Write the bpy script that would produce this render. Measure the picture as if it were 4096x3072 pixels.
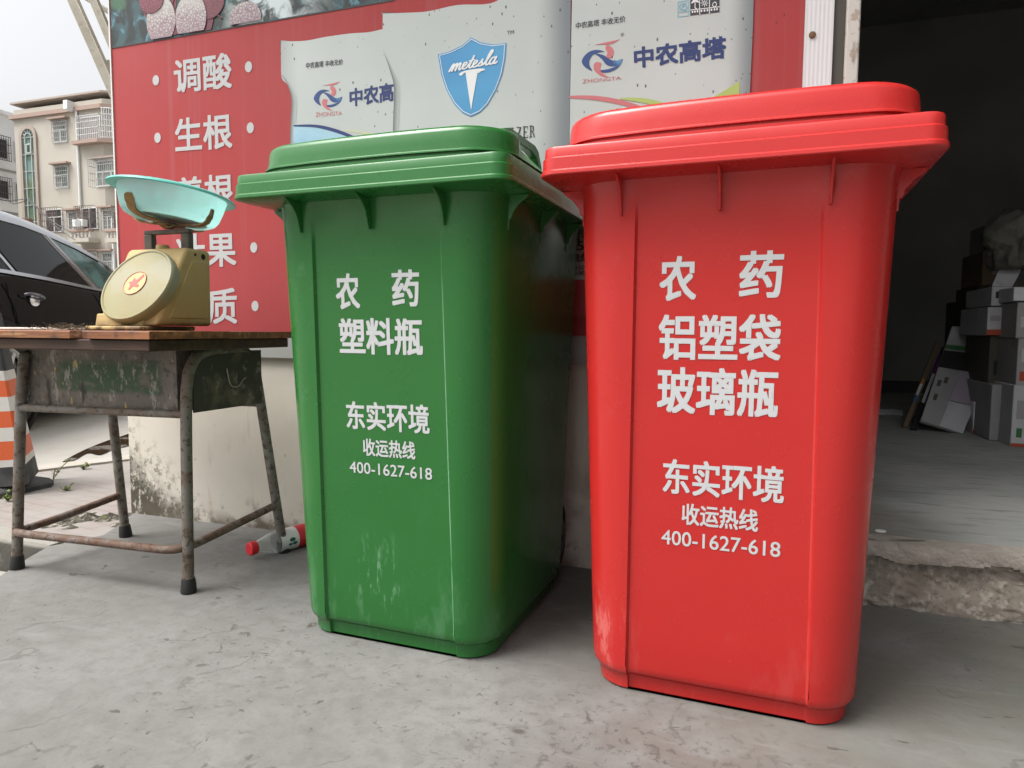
import bpy, bmesh, math, random
from mathutils import Vector, Matrix, noise as mnoise

# ------------------------------------------------------------------ scene, camera, world, sun
S = bpy.context.scene
for o in list(bpy.data.objects):
    bpy.data.objects.remove(o)
COL = S.collection
rad = math.radians
random.seed(7)

F_PX, HORIZON, YAW, ROLL, CAM_H = 2750.7, 1319.46, rad(19.149), 0.00636, 0.66
_p = math.atan((1536 - HORIZON) / F_PX)
_R = Matrix.Rotation(YAW, 3, 'Z')
_u0, _r0 = Vector((0, math.sin(_p), math.cos(_p))), Vector((1, 0, 0))
FWD = _R @ Vector((0, math.cos(_p), -math.sin(_p)))
UP = _R @ (_u0 * math.cos(ROLL) - _r0 * math.sin(ROLL))
RIGHT = _R @ (_r0 * math.cos(ROLL) + _u0 * math.sin(ROLL))
EYE = Vector((0, 0, CAM_H))
cam = bpy.data.cameras.new('camera')
cam.sensor_width = 36; cam.lens = F_PX / 4096 * 36
cam.clip_start = 0.05; cam.clip_end = 600
cam_o = bpy.data.objects.new('camera', cam); COL.objects.link(cam_o)
cam_o.matrix_world = Matrix((
    (RIGHT.x, UP.x, -FWD.x, EYE.x), (RIGHT.y, UP.y, -FWD.y, EYE.y),
    (RIGHT.z, UP.z, -FWD.z, EYE.z), (0, 0, 0, 1)))
S.camera = cam_o

SUN_EL, SUN_AZ = rad(60), rad(232)      # azimuth measured clockwise from +Y; light from the front left of the shop
world = bpy.data.worlds.new('World'); S.world = world; world.use_nodes = True
wn = world.node_tree.nodes; wl = world.node_tree.links
for n in list(wn): wn.remove(n)
sky = wn.new('ShaderNodeTexSky'); sky.sky_type = 'NISHITA'; sky.sun_disc = False
sky.sun_elevation = SUN_EL; sky.sun_rotation = SUN_AZ
sky.air_density = 1.0; sky.dust_density = 8.0; sky.ozone_density = 1.0
hs = wn.new('ShaderNodeHueSaturation'); hs.inputs['Saturation'].default_value = 0.12   # overcast: a nearly white sky
bg = wn.new('ShaderNodeBackground'); bg.inputs['Strength'].default_value = 0.15
wo = wn.new('ShaderNodeOutputWorld')
wl.new(sky.outputs[0], hs.inputs['Color']); wl.new(hs.outputs[0], bg.inputs[0]); wl.new(bg.outputs[0], wo.inputs[0])
sun = bpy.data.lights.new('sun', 'SUN'); sun.energy = 1.5; sun.angle = rad(32); sun.color = (1, 0.96, 0.9)
sun_o = bpy.data.objects.new('sun', sun); COL.objects.link(sun_o)
_sd = Vector((math.sin(SUN_AZ) * math.cos(SUN_EL), math.cos(SUN_AZ) * math.cos(SUN_EL), math.sin(SUN_EL)))
sun_o.rotation_euler = _sd.to_track_quat('Z', 'Y').to_euler(); sun_o.location = (-3, -3, 6)
S.view_settings.view_transform = 'Standard'; S.view_settings.look = 'None'
S.view_settings.gamma = 1; S.view_settings.exposure = 0.88

# ------------------------------------------------------------------ measuring helpers (photo pixel -> point on a real plane)
def ray(px, py):
    return FWD * F_PX + RIGHT * (px - 2048) - UP * (py - 1536)
def at_y(px, py, y):
    d = ray(px, py); return EYE + d * (y / d.y)
def at_z(px, py, z):
    d = ray(px, py); return EYE + d * ((z - CAM_H) / d.z)
def at_x(px, py, x):
    d = ray(px, py); return EYE + d * (x / d.x)

# ------------------------------------------------------------------ materials
def srgb(r, g, b):
    f = lambda c: (c / 12.92 if c <= 0.04045 else ((c + 0.055) / 1.055) ** 2.4)
    return (f(r / 255), f(g / 255), f(b / 255))
def c4(c): return (c[0], c[1], c[2], 1)
MATS = {}
def M(name, color, rough=0.5, metal=0.0, layers=(), bump=None, bump2=None, rough_var=None, coat=0, spec=0.5, trans=0, ior=1.45, emit=None, alpha=1, coord='Object'):
    """Principled material; every layer mixes a colour in through a thresholded noise / voronoi / wave / gradient mask."""
    if name in MATS: return MATS[name]
    m = bpy.data.materials.new(name); m.use_nodes = True
    N = m.node_tree.nodes; L = m.node_tree.links
    b = N['Principled BSDF']
    b.inputs['Roughness'].default_value = rough; b.inputs['Metallic'].default_value = metal
    b.inputs['Specular IOR Level'].default_value = spec; b.inputs['IOR'].default_value = ior
    b.inputs['Coat Weight'].default_value = coat; b.inputs['Coat Roughness'].default_value = 0.04
    b.inputs['Transmission Weight'].default_value = trans; b.inputs['Alpha'].default_value = alpha
    tc = N.new('ShaderNodeTexCoord')
    def mapped(stretch=(1, 1, 1), rot=(0, 0, 0), loc=(0, 0, 0)):
        mp = N.new('ShaderNodeMapping'); L.new(tc.outputs[coord], mp.inputs[0])
        mp.inputs['Scale'].default_value = stretch; mp.inputs['Rotation'].default_value = rot; mp.inputs['Location'].default_value = loc
        return mp.outputs[0]
    def tex(d):
        k = d.get('kind', 'noise'); v = mapped(d.get('stretch', (1, 1, 1)), d.get('rot', (0, 0, 0)), d.get('loc', (0, 0, 0)))
        if k == 'noise':
            t = N.new('ShaderNodeTexNoise'); L.new(v, t.inputs['Vector'])
            t.inputs['Scale'].default_value = d.get('scale', 5); t.inputs['Detail'].default_value = d.get('detail', 5)
            t.inputs['Roughness'].default_value = d.get('nrough', 0.55); t.inputs['Distortion'].default_value = d.get('distort', 0)
            return t.outputs[0]
        if k == 'voronoi':
            t = N.new('ShaderNodeTexVoronoi'); L.new(v, t.inputs['Vector']); t.feature = d.get('feature', 'F1')
            t.inputs['Scale'].default_value = d.get('scale', 5); t.inputs['Randomness'].default_value = d.get('rand', 1)
            return t.outputs['Distance']
        if k == 'cells':                                   # one random value per voronoi cell
            t = N.new('ShaderNodeTexVoronoi'); L.new(v, t.inputs['Vector']); t.inputs['Scale'].default_value = d.get('scale', 5)
            s = N.new('ShaderNodeSeparateColor'); L.new(t.outputs['Color'], s.inputs[0]); return s.outputs[0]
        if k == 'wave':
            t = N.new('ShaderNodeTexWave'); L.new(v, t.inputs['Vector']); t.bands_direction = d.get('dir', 'X')
            t.inputs['Scale'].default_value = d.get('scale', 5); t.inputs['Distortion'].default_value = d.get('distort', 0)
            t.inputs['Detail Scale'].default_value = d.get('dscale', 1); t.inputs['Detail'].default_value = d.get('detail', 2)
            return t.outputs['Fac']
        if k == 'brick':
            t = N.new('ShaderNodeTexBrick'); L.new(v, t.inputs['Vector']); t.inputs['Scale'].default_value = d.get('scale', 5)
            t.inputs['Mortar Size'].default_value = d.get('mortar', 0.03); t.inputs['Brick Width'].default_value = d.get('bw', 0.5); t.inputs['Row Height'].default_value = d.get('rh', 0.25)
            return t.outputs['Fac']
        if k == 'dist':
            t = N.new('ShaderNodeVectorMath'); t.operation = 'DISTANCE'; L.new(mapped(d.get('stretch', (1, 1, 1))), t.inputs[0]); t.inputs[1].default_value = d['c']; return t.outputs['Value']
        if k == 'grad':
            s = N.new('ShaderNodeSeparateXYZ'); L.new(v, s.inputs[0]); return s.outputs[d.get('axis', 2)]
    def rng(v, lo, hi):
        r = N.new('ShaderNodeMapRange'); r.interpolation_type = 'SMOOTHSTEP' if lo < hi else 'LINEAR'; L.new(v, r.inputs[0])
        r.inputs[1].default_value = lo; r.inputs[2].default_value = hi; return r.outputs[0]
    def mul(a, bb):
        x = N.new('ShaderNodeMath'); x.operation = 'MULTIPLY'; L.new(a, x.inputs[0])
        if isinstance(bb, (int, float)): x.inputs[1].default_value = bb
        else: L.new(bb, x.inputs[1])
        return x.outputs[0]
    cur = N.new('ShaderNodeRGB'); cur.outputs[0].default_value = c4(color); cur = cur.outputs[0]
    for d in layers:
        f = rng(tex(d), d.get('lo', 0.4), d.get('hi', 0.6))
        for k in d.get('masks', ()):
            f = mul(f, rng(tex(k), k.get('lo', 0.4), k.get('hi', 0.6)))
        f = mul(f, d.get('amt', 1.0))
        mx = N.new('ShaderNodeMix'); mx.data_type = 'RGBA'; mx.clamp_factor = True
        L.new(f, mx.inputs['Factor']); L.new(cur, mx.inputs['A'])
        mx.inputs['B'].default_value = c4(d['color']); cur = mx.outputs['Result']
    L.new(cur, b.inputs['Base Color'])
    if rough_var:
        r = N.new('ShaderNodeMapRange'); L.new(tex(rough_var), r.inputs[0])
        r.inputs[1].default_value = 0.3; r.inputs[2].default_value = 0.7
        r.inputs[3].default_value = rough_var['r0']; r.inputs[4].default_value = rough_var['r1']; L.new(r.outputs[0], b.inputs['Roughness'])
    nrm = None
    for bp in (bump, bump2):
        if bp:
            bn = N.new('ShaderNodeBump'); bn.inputs['Strength'].default_value = bp.get('strength', 0.3); bn.inputs['Distance'].default_value = bp.get('dist', 0.01)
            L.new(tex(bp), bn.inputs['Height'])
            if nrm: L.new(nrm, bn.inputs['Normal'])
            nrm = bn.outputs[0]
    if nrm: L.new(nrm, b.inputs['Normal'])
    if emit:
        b.inputs['Emission Color'].default_value = c4(emit[0]); b.inputs['Emission Strength'].default_value = emit[1]
    MATS[name] = m
    return m

# ------------------------------------------------------------------ mesh helpers
class MB:
    def __init__(s): s.v = []; s.f = []
    def add(s, vs, fs):
        k = len(s.v); s.v += [tuple(p) for p in vs]; s.f += [tuple(i + k for i in f) for f in fs]; return s
    def box(s, a, b, mtx=None):
        x0, y0, z0 = a; x1, y1, z1 = b
        vs = [Vector(p) for p in ((x0, y0, z0), (x1, y0, z0), (x1, y1, z0), (x0, y1, z0), (x0, y0, z1), (x1, y0, z1), (x1, y1, z1), (x0, y1, z1))]
        if mtx: vs = [mtx @ p for p in vs]
        return s.add(vs, [(0, 3, 2, 1), (4, 5, 6, 7), (0, 1, 5, 4), (1, 2, 6, 5), (2, 3, 7, 6), (3, 0, 4, 7)])
    def loft(s, loops, cap0=True, cap1=True, closed=True):
        n = len(loops[0]); k = len(s.v)
        for lp in loops: s.v += [tuple(p) for p in lp]
        for i in range(len(loops) - 1):
            for j in range(n if closed else n - 1):
                a = k + i * n + j; b = k + i * n + (j + 1) % n
                s.f.append((a, b, b + n, a + n))
        if cap0: s.f.append(tuple(k + j for j in reversed(range(n))))
        if cap1: s.f.append(tuple(k + (len(loops) - 1) * n + j for j in range(n)))
        return s
    def tube(s, pts, r, n=10, caps=True):
        pts = [Vector(p) for p in pts]; rs = r if isinstance(r, (list, tuple)) else [r] * len(pts)
        loops = []; ref = None
        for i, p in enumerate(pts):
            t = (pts[min(i + 1, len(pts) - 1)] - pts[max(i - 1, 0)]).normalized()
            if ref is None:
                ref = Vector((0, 0, 1)) if abs(t.z) < 0.9 else Vector((1, 0, 0))
            a = t.cross(ref).normalized(); b = a.cross(t).normalized(); ref = b
            loops.append([p + (a * math.cos(2 * math.pi * k / n) + b * math.sin(2 * math.pi * k / n)) * rs[i] for k in range(n)])
        return s.loft(loops, caps, caps)
    def lathe(s, prof, n=32, mtx=None, cap0=True, cap1=True):
        loops = []
        for r, z in prof:
            lp = [Vector((r * math.cos(2 * math.pi * k / n), r * math.sin(2 * math.pi * k / n), z)) for k in range(n)]
            loops.append([mtx @ p for p in lp] if mtx else lp)
        return s.loft(loops, cap0, cap1)
    def prism(s, poly, thick):
        """polygon (3D points, planar) extruded by the vector thick"""
        n = len(poly); a = [Vector(p) for p in poly]; b = [p + Vector(thick) for p in a]
        return s.add(a + b, [tuple(reversed(range(n))), tuple(range(n, 2 * n))] + [(i, (i + 1) % n, n + (i + 1) % n, n + i) for i in range(n)])
    def build(s, name, mat, parent=None, smooth=None, bevel=0, seg=2, loc=None):
        me = bpy.data.meshes.new(name); me.from_pydata(s.v, [], s.f); me.update()
        bm = bmesh.new(); bm.from_mesh(me); bmesh.ops.recalc_face_normals(bm, faces=bm.faces); bm.to_mesh(me); bm.free()
        if smooth is not None:
            me.shade_smooth(); me.set_sharp_from_angle(angle=rad(smooth))
        o = bpy.data.objects.new(name, me); COL.objects.link(o)
        for mm in (mat if isinstance(mat, (list, tuple)) else [mat]): me.materials.append(mm)
        if bevel:
            md = o.modifiers.new('bevel', 'BEVEL'); md.width = bevel; md.segments = seg; md.limit_method = 'ANGLE'; md.angle_limit = rad(35)
            if smooth is None: me.shade_smooth(); me.set_sharp_from_angle(angle=rad(50))
        if parent: o.parent = parent
        if loc: o.location = loc
        return o
def tag(o, label=None, cat=None, group=None, kind=None):
    if label: o['label'] = label
    if cat: o['category'] = cat
    if group: o['group'] = group
    if kind: o['kind'] = kind
    return o
def empty(name, loc, rz, label, cat, group=None):
    o = bpy.data.objects.new(name, None); COL.objects.link(o); o.location = loc; o.rotation_euler = (0, 0, rz)
    o.empty_display_size = 0.1
    return tag(o, label, cat, group)
def smooth_pts(pts, n=6, closed=False):
    """Catmull-Rom through points"""
    P = [Vector(p) for p in pts]; out = []
    m = len(P); rg = range(m if closed else m - 1)
    for i in rg:
        g = (lambda k: P[k % m]) if closed else (lambda k: P[max(0, min(m - 1, k))])
        a, b, c, d = g(i - 1), g(i), g(i + 1), g(i + 2)
        for k in range(n):
            t = k / n
            out.append(0.5 * ((2 * b) + (c - a) * t + (2 * a - 5 * b + 4 * c - d) * t * t + (3 * b - a - 3 * c + d) * t ** 3))
    if not closed: out.append(P[-1])
    return out

def pen(mb, pts, r, y_dir=-1):
    """flat printed stroke on the banner plane (round caps, each piece a hair prouder than the last)"""
    rs = r if isinstance(r, (list, tuple)) else [r] * len(pts)
    for i in range(len(pts) - 1):
        a, b = Vector(pts[i]), Vector(pts[i + 1]); d = b - a
        if d.length < 1e-7: continue
        t = math.atan2(d.z, d.x); o = Vector((0, y_dir * 0.000004 * i, 0))
        q = [b + Vector((math.cos(t + a_), 0, math.sin(t + a_))) * rs[i + 1] + o for a_ in (-1.57, -0.8, 0, 0.8, 1.57)] + [a + Vector((math.cos(t + a_), 0, math.sin(t + a_))) * rs[i] + o for a_ in (1.57, 2.35, 3.14, 3.93, 4.71)]
        mb.add(q, [tuple(range(10))])
_tc = {}
def glyphs(body, bold=0.0):
    """text as a flat triangle mesh, normalised to its own bounding box (0..1, 0..1)"""
    key = (body, bold)
    if key not in _tc:
        cu = bpy.data.curves.new('txt', 'FONT'); cu.body = body; cu.size = 1; cu.offset = bold; cu.resolution_u = 3; cu.fill_mode = 'FRONT'
        ob = bpy.data.objects.new('txt', cu); COL.objects.link(ob)
        dg = bpy.context.evaluated_depsgraph_get(); me = bpy.data.meshes.new_from_object(ob.evaluated_get(dg))
        vs = [(v.co.x, v.co.y) for v in me.vertices]; fs = [tuple(p.vertices) for p in me.polygons]
        bpy.data.objects.remove(ob); bpy.data.curves.remove(cu); bpy.data.meshes.remove(me)
        xs = [v[0] for v in vs]; ys = [v[1] for v in vs]; x0, x1, y0, y1 = min(xs), max(xs), min(ys), max(ys)
        _tc[key] = ([((x - x0) / (x1 - x0), (y - y0) / (y1 - y0)) for x, y in vs], fs)
    return _tc[key]
def add_text(mb, body, bl, br, tl, tr, bold=0.0):
    bl, br, tl, tr = map(Vector, (bl, br, tl, tr)); vs, fs = glyphs(body, 0.0)
    ux, uy = (br - bl), (tl - bl); nrm = ux.cross(uy).normalized(); hx, hy = ux.normalized(), uy.normalized(); e = bold * uy.length
    bl, br, tl, tr = bl + (hx + hy) * e, br + (hy - hx) * e, tl + (hx - hy) * e, tr - (hx + hy) * e      # keep the outer size
    for k, (dx, dy) in enumerate(((0, 0), (1, 1), (-1, 1), (1, -1), (-1, -1), (1, 0), (-1, 0)) if bold else ((0, 0),)):
        o = hx * dx * e + hy * dy * e + nrm * 0.00004 * k
        mb.add([(bl * (1 - x) + br * x) * (1 - y) + (tl * (1 - x) + tr * x) * y + o for x, y in vs], fs)

# ------------------------------------------------------------------ the setting
WALL_Y = 1.833
concrete = M('porch concrete', (0.16, 0.158, 0.151), rough=0.75, spec=0.35, layers=[
    dict(scale=1.3, detail=6, lo=0.38, hi=0.66, color=(0.126, 0.121, 0.112), amt=0.7),
    dict(scale=3.5, detail=8, lo=0.42, hi=0.62, color=(0.194, 0.192, 0.185), amt=0.6),
    dict(scale=26, detail=8, lo=0.4, hi=0.72, color=(0.112, 0.107, 0.101), amt=0.5),
    dict(scale=120, detail=3, lo=0.45, hi=0.75, color=(0.122, 0.118, 0.112), amt=0.35),
    # darker patches between the bins and beside the red bin, grime in front of the green one
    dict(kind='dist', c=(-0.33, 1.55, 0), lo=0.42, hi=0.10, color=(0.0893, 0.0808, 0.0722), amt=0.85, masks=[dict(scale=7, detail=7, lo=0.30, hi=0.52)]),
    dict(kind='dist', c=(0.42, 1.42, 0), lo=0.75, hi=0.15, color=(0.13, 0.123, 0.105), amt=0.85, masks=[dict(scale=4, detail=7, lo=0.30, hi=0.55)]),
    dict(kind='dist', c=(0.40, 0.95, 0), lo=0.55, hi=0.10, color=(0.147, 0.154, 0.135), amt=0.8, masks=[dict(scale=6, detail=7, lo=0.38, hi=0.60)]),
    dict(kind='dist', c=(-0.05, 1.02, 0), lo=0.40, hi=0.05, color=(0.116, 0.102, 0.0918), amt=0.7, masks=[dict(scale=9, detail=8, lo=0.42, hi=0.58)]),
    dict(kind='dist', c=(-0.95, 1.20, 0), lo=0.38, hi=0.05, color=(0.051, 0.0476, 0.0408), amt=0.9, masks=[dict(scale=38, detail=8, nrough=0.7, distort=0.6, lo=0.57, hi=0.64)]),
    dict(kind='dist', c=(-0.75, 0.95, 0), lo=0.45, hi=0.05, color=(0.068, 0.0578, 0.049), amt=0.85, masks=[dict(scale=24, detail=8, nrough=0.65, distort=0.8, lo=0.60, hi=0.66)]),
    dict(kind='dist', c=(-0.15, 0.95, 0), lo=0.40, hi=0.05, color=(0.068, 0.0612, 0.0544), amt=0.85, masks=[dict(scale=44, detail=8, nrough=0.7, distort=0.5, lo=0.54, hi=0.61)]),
    dict(kind='grad', axis=0, lo=0.1, hi=0.7, color=(0.11, 0.124, 0.11), amt=0.6, masks=[dict(scale=5, detail=7, lo=0.45, hi=0.62)]),
    # trowel sweeps and fine scratches
    dict(scale=7, stretch=(1, 6, 1), rot=(0, 0, 0.9), detail=7, distort=0.5, lo=0.56, hi=0.72, color=(0.211, 0.209, 0.204), amt=0.3),
    dict(kind='wave', dir='X', scale=2.2, rot=(0, 0, 0.5), distort=9, detail=4, dscale=2.2, lo=0.985, hi=1.0, color=(0.0884, 0.085, 0.0782), amt=0.55, masks=[dict(scale=6, detail=3, lo=0.52, hi=0.6)]),
    # scuffs, flakes and pits of different sizes
    dict(scale=15, stretch=(0.75, 1.35, 1), rot=(0, 0, 0.35), detail=7, nrough=0.62, distort=0.7, lo=0.65, hi=0.68, color=(0.0578, 0.053, 0.0442), amt=0.85, masks=[dict(scale=2.6, detail=2, lo=0.46, hi=0.56)]),
    dict(scale=34, stretch=(0.5, 1.6, 1), rot=(0, 0, -0.6), detail=6, distort=0.5, loc=(4, 2, 0), lo=0.65, hi=0.68, color=(0.0646, 0.0598, 0.051), amt=0.8, masks=[dict(scale=3, detail=2, loc=(2, 2, 0), lo=0.47, hi=0.56)]),
    dict(scale=75, detail=6, lo=0.62, hi=0.68, color=(0.0646, 0.0598, 0.053), amt=0.75, masks=[dict(scale=2.2, detail=3, loc=(3.1, 1, 0), lo=0.47, hi=0.58)]),
    dict(kind='voronoi', scale=6.5, stretch=(0.8, 1.3, 1), rot=(0, 0, 0.3), lo=0.085, hi=0.04, color=(0.0578, 0.051, 0.0442), amt=0.8, masks=[dict(kind='noise', scale=50, detail=5, lo=0.42, hi=0.5), dict(kind='cells', scale=6.5, stretch=(0.8, 1.3, 1), rot=(0, 0, 0.3), lo=0.5, hi=0.52)]),
    ], bump=dict(scale=45, detail=8, strength=0.3, dist=0.004), bump2=dict(scale=4, detail=3, strength=0.2, dist=0.01), rough_var=dict(scale=3, r0=0.5, r1=0.9))
# porch slab: irregular left edge, real thickness
edge = [(-1.70, -4.0), (-1.74, 0.6), (-1.80, 1.05), (-1.863, 1.235), (-1.94, 1.37), (-1.985, 1.462), (-1.955, 1.52), (-1.93, 1.60), (-1.99, 1.72), (-2.06, 1.83)]
slab = MB().prism([(x, y, 0) for x, y in edge] + [(-2.06, 1.95, 0), (5.0, 1.95, 0), (5.0, -4.0, 0)], (0, 0, -0.12))
tag(slab.build('porch_floor', concrete), kind='structure')

ground_m = M('packed ground', (0.26, 0.24, 0.21), rough=0.9, layers=[dict(scale=0.6, detail=8, lo=0.4, hi=0.65, color=(0.32, 0.3, 0.27)), dict(scale=20, detail=6, lo=0.45, hi=0.7, color=(0.2, 0.18, 0.16), amt=0.6)])
g = MB().add([(-250, -250, -0.1), (250, -250, -0.1), (250, 300, -0.1), (-250, 300, -0.1)], [(0, 1, 2, 3)])
tag(g.build('ground', ground_m), kind='structure')
road_m = M('pale concrete road', (0.31, 0.295, 0.27), rough=0.85, layers=[
    dict(scale=0.5, detail=6, lo=0.4, hi=0.65, color=(0.345, 0.33, 0.305)), dict(scale=8, detail=7, lo=0.5, hi=0.72, color=(0.29, 0.26, 0.22), amt=0.6),
    dict(scale=40, detail=6, lo=0.5, hi=0.75, color=(0.3, 0.28, 0.25), amt=0.5)], bump=dict(scale=60, detail=6, strength=0.3, dist=0.004))
r = MB().prism([(-3.62, 1.0, -0.03), (-3.36, 1.62, -0.03), (-3.09, 2.19, -0.03), (-2.95, 2.5, -0.03), (-2.76, 2.9, -0.03), (-2.5, 3.6, -0.03), (-2.45, 60, -0.03), (-60, 60, -0.03), (-60, -30, -0.03), (-4.2, -30, -0.03)], (0, 0, -0.06))
tag(r.build('road', road_m), kind='structure')
brick_m = M('worn pink pavers', (0.225, 0.195, 0.182), rough=0.9, layers=[
    dict(kind='brick', scale=1, stretch=(9, 9, 9), rot=(0, 0, 0.12), mortar=0.05, bw=1.0, rh=0.5, lo=0.3, hi=0.7, color=(0.17, 0.15, 0.13), amt=0.6),
    dict(scale=3, detail=6, lo=0.38, hi=0.6, color=(0.245, 0.235, 0.22), amt=0.8),
    dict(scale=30, detail=6, lo=0.5, hi=0.7, color=(0.22, 0.2, 0.17), amt=0.5)],
    bump=dict(kind='brick', scale=1, stretch=(9, 9, 9), rot=(0, 0, 0.12), mortar=0.06, bw=1.0, rh=0.5, strength=0.5, dist=-0.006))
p = MB().prism([(-3.38, 1.60, -0.004), (-3.12, 2.19, -0.004), (-2.98, 2.5, -0.004), (-2.79, 2.9, -0.004), (-2.53, 3.6, -0.004), (-2.45, 9, -0.004), (-1.9, 9, -0.004), (-1.9, 1.47, -0.004), (-3.3, 1.475, -0.004)], (0, 0, -0.09))
tag(p.build('pavement', brick_m), kind='structure')
kerb_m = M('mossy kerb concrete', (0.25, 0.24, 0.22), rough=0.9, layers=[
    dict(scale=6, detail=7, lo=0.42, hi=0.6, color=(0.22, 0.21, 0.18), amt=0.8), dict(kind='grad', axis=2, lo=-0.004, hi=-0.012, color=(0.05, 0.047, 0.038), amt=0.97, masks=[dict(scale=11, detail=8, lo=0.30, hi=0.46)])],
    bump=dict(scale=30, detail=7, strength=0.5, dist=0.01))
kb = MB()
prof = [(1.455, -0.10), (1.452, -0.02), (1.462, 0.002), (1.545, 0.004), (1.56, -0.05), (1.56, -0.10)]
kb.loft([[(x, y + 0.006 * mnoise.noise((x * 6, y, 0)), z + 0.004 * mnoise.noise((x * 9, z * 3, 4))) for y, z in prof] for x in [-3.4 + 0.06 * i for i in range(24)] + [-1.985]], True, True)
tag(kb.build('kerb', kerb_m, smooth=40), kind='structure')
strip = MB(); a = [(-3.38, 1.60), (-3.12, 2.19), (-2.98, 2.5), (-2.79, 2.9), (-2.53, 3.6), (-2.47, 6)]
strip.loft([[(x - 0.10, y + 0.04, -0.1), (x - 0.10, y + 0.04, 0.004), (x + 0.03, y, 0.006), (x + 0.03, y, -0.09)] for x, y in a])
tag(strip.build('pavement_edge', M('dusty kerb strip', (0.34, 0.32, 0.29), rough=0.9, layers=[dict(scale=9, detail=7, lo=0.45, hi=0.65, color=(0.33, 0.30, 0.25))])), kind='structure')
dirt_m = M('mossy rubble', (0.26, 0.24, 0.20), rough=0.95, layers=[dict(scale=34, detail=8, nrough=0.7, lo=0.42, hi=0.52, color=(0.06, 0.055, 0.04), amt=0.95), dict(scale=70, detail=6, lo=0.55, hi=0.62, color=(0.02, 0.018, 0.013)), dict(scale=9, detail=5, lo=0.6, hi=0.7, color=(0.12, 0.13, 0.05), amt=0.6)], bump=dict(scale=60, detail=6, strength=1.0, dist=0.015))
d = MB(); n = 60; rows = []
for i in range(n + 1):
    rows.append([])
    for j in range(n + 1):
        u, v = i / n, j / n; x = -2.40 + 0.42 * u; y = 1.60 + 0.24 * v + 0.02 * math.sin(u * 9)
        fall = max(0, 1 - ((u - 0.62) / 0.5) ** 2 - ((v - 0.5) / 0.5) ** 2) ** 0.7
        fall *= max(0.0, min(1.0, 0.75 + 1.6 * mnoise.noise((x * 11, y * 11, 9))))
        rows[-1].append((x, y, -0.012 + fall * (0.024 + 0.02 * mnoise.noise((x * 22, y * 22, 1)) + 0.01 * mnoise.noise((x * 60, y * 60, 5)))))
d.loft(rows, False, False, closed=False)
tag(d.build('moss_patch', dirt_m, smooth=60), 'dark mossy rubble heaped on the pavers at the wall corner', 'rubble', kind='stuff')
# puddle on the road
pud_o = [at_z(*q, -0.03) for q in [(250, 1850), (330, 1806), (400, 1776), (470, 1752), (560, 1728), (580, 1770), (515, 1786), (455, 1800), (400, 1822), (350, 1815), (300, 1842)]]
pb = MB(); out = smooth_pts([(q.x, q.y, -0.0255) for q in pud_o], 5, closed=True)
pb.add(out, [tuple(range(len(out)))])
tag(pb.build('puddle_water', M('muddy puddle', (0.035, 0.022, 0.012), rough=0.05, spec=0.5, layers=[dict(scale=6, detail=6, lo=0.5, hi=0.6, color=(0.22, 0.20, 0.18), amt=0.8)], bump=dict(scale=40, strength=0.1, dist=0.003))), kind='structure')

# ------------------------------------------------------------------ shop wall, doorway, room behind it
plaster = M('stained cream plaster', (0.57, 0.53, 0.465), rough=0.85, spec=0.3, layers=[
    dict(scale=3, detail=7, lo=0.4, hi=0.65, color=(0.50, 0.46, 0.395), amt=0.7),
    dict(scale=10, stretch=(3, 3, 0.5), detail=6, lo=0.56, hi=0.75, color=(0.36, 0.31, 0.22), amt=0.5),
    dict(kind='voronoi', scale=22, stretch=(1, 1, 0.8), lo=0.11, hi=0.05, color=(0.2, 0.18, 0.15), amt=0.6, masks=[dict(kind='cells', scale=22, stretch=(1, 1, 0.8), lo=0.8, hi=0.82)]),
    # mould at the outer corner and along the foot of the wall
    dict(scale=26, stretch=(1, 1, 0.6), detail=9, nrough=0.72, lo=0.40, hi=0.50, color=(0.045, 0.042, 0.028), amt=0.95, masks=[dict(kind='grad', axis=2, rot=(0, -0.70, 0), lo=-1.13, hi=-1.23)]),
    dict(scale=40, detail=9, nrough=0.75, lo=0.50, hi=0.58, color=(0.07, 0.062, 0.04), amt=0.8, masks=[dict(kind='grad', axis=2, rot=(0, -0.70, 0), lo=-1.04, hi=-1.16)]),
    dict(scale=14, detail=8, nrough=0.65, lo=0.50, hi=0.62, color=(0.09, 0.075, 0.05), amt=0.85, masks=[dict(kind='grad', axis=2, lo=0.11, hi=0.015)]),
    dict(kind='grad', axis=2, lo=0.05, hi=0.0, color=(0.12, 0.10, 0.075), amt=0.85, masks=[dict(scale=10, detail=6, lo=0.35, hi=0.55)]),
    dict(scale=9, detail=8, lo=0.5, hi=0.65, color=(0.30, 0.24, 0.19), amt=0.8, masks=[dict(kind='grad', axis=0, lo=-0.9, hi=-0.6), dict(kind='grad', axis=2, lo=0.5, hi=0.05)])],
    bump=dict(scale=30, detail=6, strength=0.2, dist=0.004))
w = MB().box((-2.075, WALL_Y, -0.1), (0.18, WALL_Y + 0.24, 3.2))
tag(w.build('shop_wall', plaster, bevel=0.006), 'cream plastered shop wall with dark mould at its outer corner', 'wall')
room = empty('store_room', (0, 0, 0), 0, 'dark unlit store room behind the open doorway', 'room')
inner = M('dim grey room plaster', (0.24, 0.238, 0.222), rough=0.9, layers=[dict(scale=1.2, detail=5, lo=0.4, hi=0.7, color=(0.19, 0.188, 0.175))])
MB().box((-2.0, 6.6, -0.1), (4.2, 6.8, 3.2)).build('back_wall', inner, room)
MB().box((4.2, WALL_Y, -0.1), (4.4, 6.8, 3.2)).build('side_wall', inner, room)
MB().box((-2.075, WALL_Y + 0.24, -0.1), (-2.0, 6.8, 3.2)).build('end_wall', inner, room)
MB().box((-2.075, WALL_Y - 0.2, 3.2), (4.4, 6.8, 3.35)).build('ceiling', inner, room)
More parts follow.
